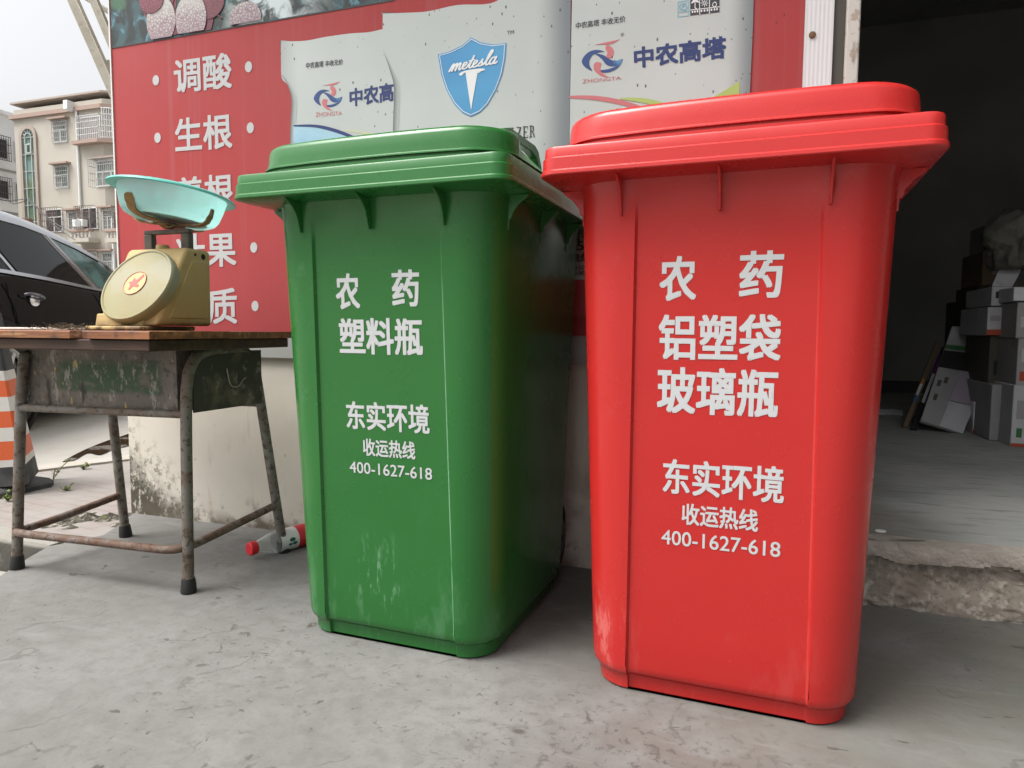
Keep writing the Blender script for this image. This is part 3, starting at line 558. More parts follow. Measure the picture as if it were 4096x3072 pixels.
# ------------------------------------------------------------------ wheelie bins
def rr(a, vf, vb, rf, rb, s, rec, n=7):
    """bin cross-section: rounded rectangle with a shallow recessed front panel between the seams +-s"""
    pts = [(-s - 0.004, vf), (-s, vf + rec), (-s * 0.5, vf + rec), (0, vf + rec), (s * 0.5, vf + rec), (s, vf + rec), (s + 0.004, vf)]
    for k in range(n + 1):
        t = -math.pi / 2 + math.pi / 2 * k / n; pts.append((a - rf + rf * math.cos(t), vf + rf + rf * math.sin(t)))
    pts.append((a, (vf + vb) / 2))
    for k in range(n + 1):
        t = math.pi / 2 * k / n; pts.append((a - rb + rb * math.cos(t), vb - rb + rb * math.sin(t)))
    for k in range(n + 1):
        t = math.pi / 2 + math.pi / 2 * k / n; pts.append((-a + rb + rb * math.cos(t), vb - rb + rb * math.sin(t)))
    pts.append((-a, (vf + vb) / 2))
    for k in range(n + 1):
        t = math.pi + math.pi / 2 * k / n; pts.append((-a + rf + rf * math.cos(t), vf + rf + rf * math.sin(t)))
    return pts
def vfront(z): return -0.0457 * (z - 0.03) / 0.95
def bin_ring(z, off, rec=0.006):
    t = z / 0.914
    return [(u, v, z) for u, v in rr(0.229 + 0.024 * t - off, vfront(z) + off, 0.50 + 0.05 * t - off, 0.078 - off, 0.05, 0.150 - 0.0105 * t, rec)]
def collar_ring(z, off, r=0.033):
    return [(u, v, z) for u, v in rr(0.2995 - off, -0.0992 + off, 0.60 - off, max(0.012, r - off), 0.04, 0.14, 0)]
def make_bin(name, loc, rz, label, pl, plume, text_rows):
    root = empty(name, loc, rz, label, 'bin', 'wheelie bins')
    b = MB(); L_ = [bin_ring(0.0, 0.016), bin_ring(0.003, 0.013), bin_ring(0.026, 0.012), bin_ring(0.031, 0.009), bin_ring(0.034, 0.004), bin_ring(0.040, 0.001), bin_ring(0.050, 0)]
    L_ += [bin_ring(z, 0) for z in (0.12, 0.3, 0.5, 0.7, 0.83)] + [bin_ring(0.872, 0, 0.005), bin_ring(0.900, -0.0005, 0.001), bin_ring(0.9105, -0.003, 0)]
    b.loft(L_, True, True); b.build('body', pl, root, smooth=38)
    c = MB(); c.loft([collar_ring(0.9085, 0.05), collar_ring(0.9115, 0.010), collar_ring(0.9138, 0.0012), collar_ring(0.9155, 0.0), collar_ring(0.9205, 0.0003), collar_ring(0.9230, 0.0026), collar_ring(0.9415, 0.0032), collar_ring(0.9440, 0.0062), collar_ring(0.9575, 0.0068), collar_ring(0.9604, 0.0082), collar_ring(0.9618, 0.0115), collar_ring(0.9618, 0.03)], True, True)
    c.build('rim', pl, root, smooth=25)
    l = MB()
    def dome(z, off, r=0.075, dz=0.0):                         # the dome rises a little towards the hinge
        out = []
        for u, v in rr(0.2960 - off, -0.0972 + off * 1.15, 0.575 - off, r, 0.06, 0.12, 0):
            k = max(0.0, min(1.0, (v - 0.00) / 0.24)); k = k * k * (3 - 2 * k)              # the crown falls away and narrows towards the hinge
            top = max(0.0, min(1.0, (z - 0.976) / 0.05))
            out.append((u * (1 - 0.26 * k * top), v + 0.022 * (abs(u) / 0.27) ** 2.5 * max(0, 1 - (v + 0.1) / 0.3), z - 0.008 * (z > 0.98) - 0.046 * k * top))
        return out
    l.loft([dome(0.9635, 0.030, 0.07), dome(0.9638, 0.0165, 0.07), dome(0.9690, 0.0165, 0.072), dome(0.9696, 0.0235, 0.072), dome(0.9745, 0.0235, 0.074, .004), dome(0.9750, 0.0180, 0.074, .004), dome(0.9775, 0.0183, 0.074, .004), dome(0.9795, 0.0205, 0.076, .005),
            dome(1.000, 0.0215, 0.080, .02), dome(1.018, 0.0225, 0.082, .024), dome(1.0245, 0.0245, 0.082, .026), dome(1.0285, 0.0285, 0.082, .028), dome(1.0310, 0.035, 0.08, .03), dome(1.0325, 0.05, 0.075, .03), dome(1.033, 0.10, 0.06, .03), dome(1.034, 0.16, 0.05, .03)], False, True)
    l.build('lid', pl, root, smooth=34)
    # stiffening ribs under the rim: four at the front, three on each side
    for u in (-0.167, -0.008, 0.1525):
        g_ = MB(); pr = [(-0.038, 0.9105), (-0.0915, 0.9105), (-0.083, 0.9055), (-0.070, 0.897), (-0.059, 0.884), (-0.0525, 0.868), (-0.0465, 0.850), (-0.036, 0.850)]
        g_.prism([(u - 0.0022, v, z) for v, z in pr], (0.0044, 0, 0)); g_.build('rib', pl, root, bevel=0.0012, seg=1)
    for sgn in (-1, 1):
        for v in (0.030, 0.22, 0.41):
            pr = [(0.243, 0.9105), (0.2925, 0.9105), (0.287, 0.904), (0.272, 0.893), (0.2605, 0.878), (0.2575, 0.866), (0.2535, 0.8655), (0.2530, 0.846), (0.243, 0.846)]
            g_ = MB(); g_.prism([(sgn * u, v - 0.003, z) for u, z in pr], (0, 0.006, 0)); g_.build('rib', pl, root, bevel=0.0012, seg=1)
    dk = M('bin wheel rubber', (0.015, 0.015, 0.016), rough=0.7)
    for sgn in (-1, 1):
        wm = MB(); mt = Matrix.Translation((sgn * 0.175, 0.545, 0.1)) @ Matrix.Rotation(rad(90), 4, 'Y')
        wm.lathe([(0.03, -0.026), (0.088, -0.026), (0.099, -0.018), (0.1, 0), (0.099, 0.018), (0.088, 0.021), (0.03, 0.021)], 36, mt)
        wo_ = wm.build('wheel', dk, root, smooth=40)
        hb = MB(); hb.lathe([(0.0, -0.030), (0.05, -0.030), (0.056, -0.0262), (0.056, 0.0262), (0.05, 0.030), (0.0, 0.030)], 24, mt, False, False); hb.build('hub', M('bin hub', (0.05, 0.05, 0.05), rough=0.5), wo_, smooth=40)
    MB().tube([(-0.21, 0.545, 0.1), (0.21, 0.545, 0.1)], 0.010, 10).build('axle', dk, root, smooth=40)
    # hinge arms of the lid and the pull handle at the back
    for sgn in (-1, 1):
        a_ = MB(); pr = [(0.20, 0.972), (0.235, 1.060), (0.265, 1.090), (0.30, 1.100), (0.47, 1.102), (0.495, 1.094), (0.520, 1.060), (0.545, 0.985), (0.520, 0.985), (0.500, 1.045), (0.478, 1.074), (0.44, 1.080), (0.33, 1.078), (0.285, 1.060), (0.262, 0.972)]
        a_.prism([(sgn * 0.14 - 0.011, v, z + 0.017) for v, z in pr], (0.022, 0, 0)); a_.build('hinge_arm', pl, root, bevel=0.003)
    h = MB(); h.tube(smooth_pts([(-0.22, 0.53, 1.03), (-0.22, 0.60, 1.055), (-0.19, 0.635, 1.065), (0, 0.64, 1.065), (0.19, 0.635, 1.065), (0.22, 0.60, 1.055), (0.22, 0.53, 1.03)], 5), 0.015, 12); h.build('pull_handle', pl, root, smooth=50)
    bk = MB(); bk.box((-0.225, 0.535, 0.944), (-0.185, 0.575, 1.045)); bk.box((0.185, 0.535, 0.944), (0.225, 0.575, 1.045)); bk.box((-0.225, 0.540, 0.9445), (0.225, 0.574, 0.99)); bk.build('hinge_bracket', pl, root, bevel=0.004)
    for body, u0, u1, z0, z1, bold in text_rows:
        t = MB(); q = lambda u, z: (u, vfront(z) + 0.006 - 0.0007, z)
        add_text(t, body, q(u0, z0), q(u1, z0), q(u0, z1), q(u1, z1), bold)
        t.build('lettering', M('white bin lettering', (0.48, 0.49, 0.495), rough=0.55, layers=[dict(scale=60, detail=6, lo=0.62, hi=0.68, color=(0.4, 0.42, 0.42), amt=0.4)]), root)
    return root
def plastic(name, col, light, dusty, dust_amt, seam_glint, scuff):
    return M(name, col, rough=0.25, spec=0.5, layers=[
        dict(scale=2.2, detail=4, lo=0.35, hi=0.7, color=light, amt=0.45), dict(scale=60, detail=3, lo=0.5, hi=0.8, color=light, amt=0.25),
        dict(kind='grad', axis=0, rot=(0, 0.0115, 0), lo=0.1478, hi=0.1492, color=dusty, amt=seam_glint, masks=[dict(kind='grad', axis=0, rot=(0, 0.0115, 0), lo=0.1518, hi=0.1505), dict(scale=8, detail=7, lo=0.3, hi=0.55), dict(kind='grad', axis=2, lo=0.9, hi=0.6)]),  # pale line on the right seam: worn edge, with its highlight painted in
        dict(kind='dist', stretch=(1, 0.3, 0.7), c=scuff, lo=0.085, hi=0.01, color=dusty, amt=0.6, masks=[dict(scale=30, stretch=(1.3, 1, 0.35), detail=8, nrough=0.75, lo=0.52, hi=0.62)]),
        # rubbed, dusty patch on the lower front, fine scratches, chalky edges
        dict(scale=14, stretch=(1, 1, 0.35), detail=8, nrough=0.7, lo=0.52, hi=0.66, color=dusty, amt=0.55 * dust_amt, masks=[dict(kind='grad', axis=2, lo=0.26, hi=0.06), dict(kind='grad', axis=1, lo=0.05, hi=0.0)]),
        dict(scale=26, stretch=(1, 1, 0.18), rot=(0, 0.25, 0), detail=8, nrough=0.75, lo=0.64, hi=0.70, color=dusty, amt=0.8 * dust_amt, masks=[dict(scale=4, loc=(2, 3, 1), lo=0.52, hi=0.62)]),
        dict(scale=8, detail=9, nrough=0.75, lo=0.60, hi=0.75, color=dusty, amt=0.5 * dust_amt),
        dict(kind='voronoi', scale=38, lo=0.06, hi=0.03, color=dusty, amt=0.7 * dust_amt, masks=[dict(kind='cells', scale=38, lo=0.8, hi=0.82)])],
        bump=dict(scale=5, detail=2, strength=0.06, dist=0.02), bump2=dict(scale=180, detail=3, strength=0.05, dist=0.001), rough_var=dict(scale=6, detail=6, r0=0.17, r1=0.33))
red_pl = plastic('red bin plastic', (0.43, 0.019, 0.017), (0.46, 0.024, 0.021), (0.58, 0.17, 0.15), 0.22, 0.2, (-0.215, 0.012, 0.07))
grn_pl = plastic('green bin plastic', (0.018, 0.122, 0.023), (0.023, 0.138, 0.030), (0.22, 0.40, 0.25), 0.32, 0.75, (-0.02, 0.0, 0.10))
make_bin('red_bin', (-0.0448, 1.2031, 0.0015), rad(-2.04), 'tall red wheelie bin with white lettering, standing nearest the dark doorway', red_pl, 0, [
    ('农', -0.103, -0.043, 0.708, 0.782, 0.021), ('药', 0.024, 0.090, 0.712, 0.786, 0.021), ('铝塑袋', -0.103, 0.090, 0.610, 0.686, 0.021), ('玻璃瓶', -0.104, 0.089, 0.519, 0.598, 0.021),
    ('东实环境', -0.092, 0.103, 0.378, 0.440, 0.018), ('收运热线', -0.059, 0.065, 0.326, 0.364, 0.018), ('400-1627-618', -0.093, 0.101, 0.287, 0.313, 0.012)])
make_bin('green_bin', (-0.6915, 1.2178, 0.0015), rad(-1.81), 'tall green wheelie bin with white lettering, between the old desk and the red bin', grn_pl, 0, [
    ('农', -0.096, -0.040, 0.697, 0.768, 0.021), ('药', 0.033, 0.093, 0.702, 0.772, 0.021), ('塑料瓶', -0.092, 0.097, 0.608, 0.680, 0.021),
    ('东实环境', -0.083, 0.107, 0.455, 0.513, 0.018), ('收运热线', -0.046, 0.074, 0.402, 0.438, 0.018), ('400-1627-618', -0.080, 0.110, 0.364, 0.388, 0.012)])

# ------------------------------------------------------------------ old school desk
rust = M('rusty desk tube', (0.17, 0.155, 0.135), rough=0.7, metal=0.25, layers=[
    dict(scale=22, detail=7, lo=0.45, hi=0.6, color=(0.12, 0.072, 0.045), amt=0.6), dict(scale=9, detail=5, loc=(5, 2, 1), lo=0.55, hi=0.66, color=(0.25, 0.255, 0.235), amt=0.7), dict(scale=70, detail=5, lo=0.54, hi=0.62, color=(0.045, 0.032, 0.018), amt=0.7)],
    bump=dict(scale=80, detail=6, strength=0.4, dist=0.002))
rust2 = M('rusty foot rail', (0.13, 0.082, 0.058), rough=0.75, metal=0.2, layers=[dict(scale=30, detail=7, lo=0.45, hi=0.6, color=(0.19, 0.165, 0.15), amt=0.8), dict(scale=60, detail=6, lo=0.52, hi=0.6, color=(0.08, 0.035, 0.018), amt=0.8)], bump=dict(scale=90, detail=6, strength=0.4, dist=0.002))
wood = M('weathered reddish desk wood', (0.25, 0.095, 0.035), rough=0.6, layers=[
    dict(scale=5, stretch=(0.6, 8, 8), detail=6, lo=0.4, hi=0.62, color=(0.12, 0.042, 0.02), amt=0.85), dict(scale=9, stretch=(0.5, 6, 6), detail=6, loc=(3, 0, 0), lo=0.55, hi=0.68, color=(0.42, 0.22, 0.10), amt=0.7), dict(scale=14, detail=7, lo=0.56, hi=0.64, color=(0.05, 0.03, 0.02), amt=0.8)],
    bump=dict(scale=6, stretch=(0.6, 12, 12), detail=6, strength=0.5, dist=0.003))
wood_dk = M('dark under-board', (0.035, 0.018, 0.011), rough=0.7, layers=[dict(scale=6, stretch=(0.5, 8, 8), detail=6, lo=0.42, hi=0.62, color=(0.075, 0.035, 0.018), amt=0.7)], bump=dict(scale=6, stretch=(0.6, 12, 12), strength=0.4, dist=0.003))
sheet = M('peeling green steel', (0.135, 0.118, 0.10), rough=0.75, metal=0.15, layers=[
    dict(scale=7, detail=7, lo=0.42, hi=0.62, color=(0.19, 0.165, 0.14), amt=0.8),
    dict(scale=45, detail=8, nrough=0.75, lo=0.5, hi=0.62, color=(0.065, 0.053, 0.043), amt=0.75),
    dict(scale=11, detail=6, lo=0.42, hi=0.52, color=(0.04, 0.085, 0.043), amt=0.85, masks=[dict(kind='grad', axis=0, lo=-1.76, hi=-1.70), dict(kind='grad', axis=2, lo=0.585, hi=0.56), dict(kind='grad', axis=2, lo=0.485, hi=0.50), dict(kind='grad', axis=0, lo=-1.365, hi=-1.39)]),
    dict(scale=26, stretch=(1.4, 1, 0.6), detail=8, nrough=0.7, lo=0.56, hi=0.62, color=(0.30, 0.28, 0.24), amt=0.85), dict(scale=34, stretch=(1.6, 1, 0.5), detail=6, loc=(2, 2, 2), lo=0.66, hi=0.69, color=(0.50, 0.36, 0.10), amt=0.8), dict(scale=16, stretch=(2, 1, 0.4), detail=7, loc=(7, 2, 2), lo=0.6, hi=0.66, color=(0.03, 0.025, 0.02), amt=0.8)],
    bump=dict(scale=30, detail=7, strength=0.5, dist=0.003))
rub = M('black rubber foot', (0.018, 0.019, 0.018), rough=0.6)
desk = empty('school_desk', (0, 0, 0), 0, 'rusty old school desk with worn wooden top and peeling green metal drawer', 'desk')
X1, YF, YB, ZT = -1.235, 1.155, 1.665, 0.6520
def plank(name, y0, y1, z0, z1, mat, x0=-2.02, x1=X1, rag=0.002, notch=None):
    mb = MB(); rows = []
    nx_ = 60
    for i in range(nx_ + 1):
        x = x0 + (x1 - x0) * i / nx_
        ya = y0 + rag * mnoise.noise((x * 12, 1, y0 * 7)); zt = z1 + 0.0008 * mnoise.noise((x * 9, 3, y0 * 5))
        if notch and notch[0] < x < notch[1]: ya += 0.02
        rows.append([(x, ya, z0), (x, ya, zt - 0.002), (x, ya + 0.002, zt), (x, y1, zt), (x, y1, z0)])
    mb.loft(rows); return mb.build(name, mat, desk, smooth=30)
plank('top_board', YF, YF + 0.245, ZT - 0.0175, ZT, wood, notch=(-1.468, -1.430))
plank('top_board', YF + 0.247, YB, ZT - 0.019, ZT - 0.0015, wood, x1=X1 - 0.004)
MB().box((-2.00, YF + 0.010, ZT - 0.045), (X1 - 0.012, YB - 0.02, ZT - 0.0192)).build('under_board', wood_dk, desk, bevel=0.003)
legs = {'fl': [(-1.878, 1.292, 0.03), (-1.846, 1.30, 0.44), (-1.832, 1.305, 0.57)], 'bl': [(-1.852, 1.612, 0.03), (-1.858, 1.585, 0.44), (-1.845, 1.57, 0.56)],
        'fr': [(-1.3085, 1.316, 0.03), (-1.296, 1.312, 0.44), (-1.288, 1.312, 0.53)], 'br': [(-1.288, 1.655, 0.03), (-1.284, 1.625, 0.157), (-1.300, 1.572, 0.53)]}
def uframe(a, b, top):
    mb = MB(); pa = [Vector(q) for q in legs[a]]; pb_ = [Vector(q) for q in legs[b]]
    A, B = pa[-1], pb_[-1]; arc = [A + (B - A) * t + Vector((0, 0, (top - A.z) * k)) for t, k in ((0.04, .45), (0.13, .8), (0.28, .98), (0.5, 1), (0.72, .98), (0.87, .8), (0.96, .45))]
    mb.tube(smooth_pts(pa + arc + pb_[::-1], 5), 0.0135, 14); return mb
uframe('fl', 'bl', 0.600).build('leg_frame', rust, desk, smooth=50)
uframe('fr', 'br', 0.604).build('leg_frame', rust, desk, smooth=50)
for k, q in legs.items():
    x, y, _ = q[0]; d_ = (Vector(q[0]) - Vector(q[1])).normalized()
    f = MB(); top_ = Vector(q[0]) - d_ * 0.008; bot_ = Vector((x + d_.x * 0.03, y + d_.y * 0.03, 0.0015)); f.tube([top_, top_ + (bot_ - top_) * 0.25, top_ + (bot_ - top_) * 0.9, bot_], [0.0155, 0.0172, 0.0192, 0.0185], 16); f.build('foot', rub, desk, smooth=40)
MB().tube([(-1.850, 1.298, 0.444), (-1.300, 1.312, 0.449)], 0.010, 10).build('cross_rail', rust, desk, smooth=50)
MB().tube([(-1.85, 1.59, 0.444), (-1.296, 1.585, 0.449)], 0.010, 10).build('cross_rail', rust, desk, smooth=50)
fr_ = smooth_pts([(-1.855, 1.595, 0.135), (-1.866, 1.40, 0.112), (-1.872, 1.315, 0.106), (-1.860, 1.283, 0.106), (-1.78, 1.281, 0.106), (-1.58, 1.284, 0.110), (-1.40, 1.288, 0.112), (-1.345, 1.293, 0.113), (-1.318, 1.312, 0.115), (-1.305, 1.36, 0.120), (-1.285, 1.62, 0.150)], 6)
MB().tube(fr_, 0.0105, 10).build('foot_rail', rust2, desk, smooth=50)
dr = MB(); dr.box((-1.845, 1.318, 0.452), (-1.327, 1.322, 0.606)); dr.build('drawer_front', sheet, desk, bevel=0.0015)
dr = MB(); dr.box((-1.845, 1.3225, 0.452), (-1.842, 1.56, 0.603)); dr.box((-1.3305, 1.3225, 0.452), (-1.3275, 1.56, 0.603)); dr.box((-1.8415, 1.557, 0.452), (-1.331, 1.560, 0.603)); dr.box((-1.8415, 1.3225, 0.452), (-1.331, 1.5565, 0.455)); dr.build('drawer_box', sheet, desk)
MB().box((-1.289, 1.327, 0.452), (-1.285, 1.575, 0.600)).build('side_panel', M('dark rusty panel', (0.045, 0.042, 0.033), rough=0.8, layers=[dict(scale=12, detail=7, lo=0.5, hi=0.64, color=(0.13, 0.10, 0.07), amt=0.8), dict(scale=30, detail=6, lo=0.58, hi=0.64, color=(0.22, 0.19, 0.15), amt=0.6)]), desk)
hook = MB(); hook.tube(smooth_pts([(-1.2835, 1.44, 0.555), (-1.281, 1.45, 0.512), (-1.278, 1.475, 0.507), (-1.278, 1.492, 0.522), (-1.279, 1.505, 0.528)], 5), 0.0018, 6); hook.build('bag_hook', M('thin steel wire', (0.32, 0.28, 0.22), rough=0.5, metal=0.6), desk, smooth=50)
# pale strip and dead plant litter lying on the desk top
ps = MB(); ps.prism([(-2.0, 1.30, ZT + 0.001), (-1.62, 1.27, ZT + 0.001), (-1.545, 1.34, ZT + 0.001), (-1.60, 1.50, ZT + 0.001), (-2.0, 1.52, ZT + 0.001)], (0, 0, 0.0055))
tag(ps.build('white_board', M('pale board offcut', (0.60, 0.55, 0.49), rough=0.7, layers=[dict(scale=12, detail=6, lo=0.5, hi=0.65, color=(0.4, 0.34, 0.28), amt=0.6)]), bevel=0.001), 'thin pale board offcut lying flat on the desk top left of the scale', 'board')
lt = MB(); rnd = random.Random(4)
for k in range(110):
    x = rnd.gauss(-1.565, 0.035); y = rnd.gauss(1.215, 0.02); a_ = rnd.uniform(0, 6.28); l_ = rnd.uniform(0.006, 0.03); z = ZT + 0.002 + rnd.uniform(0, 0.007)
    lt.tube([(x, y, z), (x + math.cos(a_) * l_ * .5, y + math.sin(a_) * l_ * .5, z + rnd.uniform(0, .007)), (x + math.cos(a_) * l_, y + math.sin(a_) * l_, z + rnd.uniform(-.001, .012))], 0.0007, 4)
tag(lt.build('plant_litter', M('dead plant litter', (0.06, 0.045, 0.028), rough=0.9, layers=[dict(scale=60, lo=0.5, hi=0.6, color=(0.16, 0.12, 0.07))])), 'small heap of dry plant litter on the desk beside the scale base', 'litter', kind='stuff')

# ------------------------------------------------------------------ spring scale with a bowl on it
yel = M('aged yellow enamel', (0.405, 0.283, 0.119), rough=0.6, spec=0.3, layers=[
    dict(scale=5, detail=6, lo=0.4, hi=0.65, color=(0.45, 0.33, 0.155), amt=0.7), dict(scale=16, detail=7, lo=0.55, hi=0.68, color=(0.35, 0.214, 0.0772), amt=0.6), dict(kind='voronoi', scale=45, lo=0.12, hi=0.07, color=(0.112, 0.0628, 0.0309), amt=0.8, masks=[dict(kind='cells', scale=45, lo=0.8, hi=0.81)]),
    dict(scale=20, detail=8, nrough=0.7, lo=0.42, hi=0.52, color=(0.0618, 0.0315, 0.0206), amt=0.9, masks=[dict(kind='grad', axis=2, lo=0.028, hi=0.004)])], bump=dict(scale=30, detail=5, strength=0.08, dist=0.003))
dialm = M('yellowed dial cover', (0.255, 0.231, 0.123), rough=0.5, spec=0.3, layers=[dict(scale=9, detail=6, lo=0.42, hi=0.62, color=(0.239, 0.204, 0.102), amt=0.7), dict(scale=5, detail=6, loc=(3, 3, 0), lo=0.52, hi=0.62, color=(0.276, 0.265, 0.197), amt=0.6), dict(scale=25, detail=8, lo=0.62, hi=0.70, color=(0.249, 0.186, 0.0864), amt=0.5)])
steel_dk = M('grimy dark steel', (0.085, 0.075, 0.06), rough=0.6, metal=0.4, layers=[dict(scale=20, detail=6, lo=0.45, hi=0.6, color=(0.16, 0.14, 0.11), amt=0.7)])
arm_m = M('rusted ochre arm', (0.25, 0.15, 0.055), rough=0.65, metal=0.2, layers=[dict(scale=18, detail=6, lo=0.45, hi=0.6, color=(0.15, 0.085, 0.035), amt=0.8), dict(scale=50, detail=5, lo=0.56, hi=0.62, color=(0.33, 0.29, 0.2), amt=0.6)])
SX, SY, SZ = -1.440, 1.362, ZT + 0.0005
sc = empty('kitchen_scale', (SX, SY, SZ), 0, 'yellow spring scale with tilted round dial on the desk, under the turquoise bowl', 'scale')
HW = 0.096
# side profile (y, z): sloped front face
prf = [(-0.085, 0.012), (0.097, 0.012), (0.099, 0.200), (0.094, 0.208), (0.022, 0.208), (0.014, 0.204)]
bd = MB(); bd.prism([(-HW, y, z) for y, z in prf], (2 * HW, 0, 0)); bd.build('case', yel, sc, bevel=0.009, seg=3)
em = MB(); em.prism([(HW - 0.004, y, z) for y, z in [(-0.045, 0.030), (0.082, 0.030), (0.082, 0.178), (0.032, 0.178)]], (0.006, 0, 0)); em.build('side_panel', yel, sc, bevel=0.003)
bs = MB(); bs.box((-HW - 0.008, -0.112, 0.0), (HW - 0.02, 0.06, 0.011)); bs.build('base_plate', yel, sc, bevel=0.004)
ft = MB(); ft.prism([(-HW + 0.0, -0.088, 0.0112), (HW - 0.04, -0.088, 0.0112), (HW - 0.02, -0.045, 0.0112), (-HW + 0.0, -0.045, 0.0112)], (0, 0.006, 0.03)); ft.build('front_skirt', yel, sc, bevel=0.003)
dn = Vector((0, -0.865, 0.50)).normalized()
dm = Matrix.Translation((0.010, -0.047, 0.107)) @ Matrix.Scale(0.97, 4) @ dn.to_track_quat('Z', 'Y').to_matrix().to_4x4()
di = MB(); di.lathe([(0.098, -0.016), (0.104, -0.014), (0.1065, 0.004), (0.1062, 0.012), (0.1035, 0.0155), (0.0995, 0.0158), (0.0970, 0.0135), (0.06, 0.0165), (0.0, 0.0178)], 64, dm, True, False)
dobj = di.build('dial_cover', dialm, sc, smooth=40)
redp = M('faded red dial print', (0.38, 0.075, 0.055), rough=0.5)
dp = MB()
def dq(x, y, z=0.0186): return dm @ Vector((x, y, z))
rx_, ry_ = 0.0335, 0.0335
ring_o = [dq(rx_ * math.cos(k * 0.157), ry_ * math.sin(k * 0.157)) for k in range(41)]
dp.tube(ring_o, 0.0009, 5)
bird = [(-0.022, 0.004), (-0.012, 0.004), (-0.009, 0.012), (-0.013, 0.018), (-0.004, 0.012), (0.002, 0.008), (0.008, 0.017), (0.016, 0.027), (0.02, 0.021), (0.018, 0.016), (0.012, 0.006), (0.007, -0.001), (0.012, -0.003), (0.018, -0.009), (0.012, -0.013), (0.003, -0.010), (-0.003, -0.011), (-0.006, -0.018), (-0.007, -0.022), (-0.009, -0.017), (-0.012, -0.020), (-0.012, -0.012), (-0.014, -0.004), (-0.017, -0.001)]
dp.prism([dq(*b_, 0.0184) for b_ in bird], dn * 0.0006)
dp.build('dial_emblem', redp, dobj)
MB().prism([dq(rx_ * 0.98 * math.cos(k * 0.157), ry_ * 0.98 * math.sin(k * 0.157), 0.0178) for k in range(40)], dn * 0.0005).build('emblem_ground', M('yellow emblem ground', (0.40, 0.30, 0.12), rough=0.45), dobj)
kn = MB(); kn.lathe([(0.0165, 0.208), (0.0165, 0.216), (0.0145, 0.2195), (0.0, 0.220)], 20, Matrix.Translation((-0.004, 0.040, 0)), True, False); kn.build('zero_knob', yel, sc, smooth=40)
for y, z, r_ in ((0.045, 0.193, 0.004), (0.072, 0.190, 0.008)):
    hl = MB(); hl.lathe([(r_, 0), (r_ * 0.8, 0.0012), (0, 0.0012)], 14, Matrix.Translation((HW - 0.0003, y, z)) @ Matrix.Rotation(rad(90), 4, 'Y'), True, False); hl.build('screw_hole', M('black hole', (0.01, 0.009, 0.008), rough=0.8), sc)
po = MB(); po.box((-0.072, 0.045, 0.20), (-0.046, 0.062, 0.249)); po.box((0.050, 0.045, 0.20), (0.076, 0.062, 0.249)); po.box((-0.072, 0.0452, 0.2492), (0.076, 0.0618, 0.260)); po.build('post', steel_dk, sc, bevel=0.002)
def flatarm(pts, wdt=0.011, th=0.003):
    P_ = smooth_pts(pts, 5); rows = []
    for i, p_ in enumerate(P_):
        t = (P_[min(i + 1, len(P_) - 1)] - P_[max(0, i - 1)]).normalized(); s_ = t.cross(Vector((0, 0, 1)));
        s_ = s_.normalized(); n_ = s_.cross(t)
        w_ = wdt * (1 if i < len(P_) - 2 else (0.85 if i == len(P_) - 2 else 0.4)); rows.append([p_ + s_ * w_ - n_ * th / 2, p_ + s_ * w_ + n_ * th / 2, p_ - s_ * w_ + n_ * th / 2, p_ - s_ * w_ - n_ * th / 2])
    m_ = MB(); m_.loft(rows); return m_
AC = Vector((0.004, 0.052, 0.2635))
# the bowl leans to the right; arms follow its underside
b_up = Vector((0.085, 0.105, 0.98)).normalized(); bow_c = Vector((SX + 0.012, SY + 0.050, SZ + 0.282))
bm4 = Matrix.Translation(bow_c) @ b_up.to_track_quat('Z', 'Y').to_matrix().to_4x4() @ Matrix.Scale(0.93, 4)
bm_l = Matrix.Translation(-Vector((SX, SY, SZ))) @ bm4
def bowl_r(h): # outer radius at height h above bowl bottom
    pr = [(0, 0.105), (0.006, 0.116), (0.018, 0.1245), (0.04, 0.1315), (0.062, 0.137), (0.082, 0.141)]
    for (h0, r0), (h1, r1) in zip(pr, pr[1:]):
        if h <= h1: return r0 + (r1 - r0) * (h - h0) / (h1 - h0)
    return pr[-1][1]
binv = b_up.to_track_quat('Z', 'Y').to_matrix().inverted()
for ang in (-92, 4, 92, 178):
    dl = binv @ Vector((math.cos(rad(ang)), math.sin(rad(ang)), 0)); a2 = math.atan2(dl.y, dl.x)
    f = lambda r_, h: bm_l @ Vector((r_ * math.cos(a2), r_ * math.sin(a2), h))
    flatarm([AC, f(0.04, -0.010), f(0.090, -0.008), f(0.118, 0.0005), f(0.1275, 0.014), f(0.1315, 0.021), f(0.1355, 0.040)]).build('tray_arm', arm_m, sc, smooth=40)
MB().lathe([(0.04, -0.013), (0.042, -0.011), (0.04, -0.009)], 24, bm_l).build('tray_plate', steel_dk, sc)
turq = M('cloudy turquoise plastic', (0.52, 0.74, 0.73), rough=0.35, trans=0.0, layers=[dict(scale=4, detail=5, lo=0.4, hi=0.65, color=(0.56, 0.68, 0.69), amt=0.8), dict(scale=30, detail=7, lo=0.62, hi=0.7, color=(0.14, 0.26, 0.22), amt=0.6), dict(kind='voronoi', scale=40, lo=0.1, hi=0.06, color=(0.06, 0.12, 0.10), amt=0.8, masks=[dict(kind='cells', scale=40, lo=0.85, hi=0.86)])])
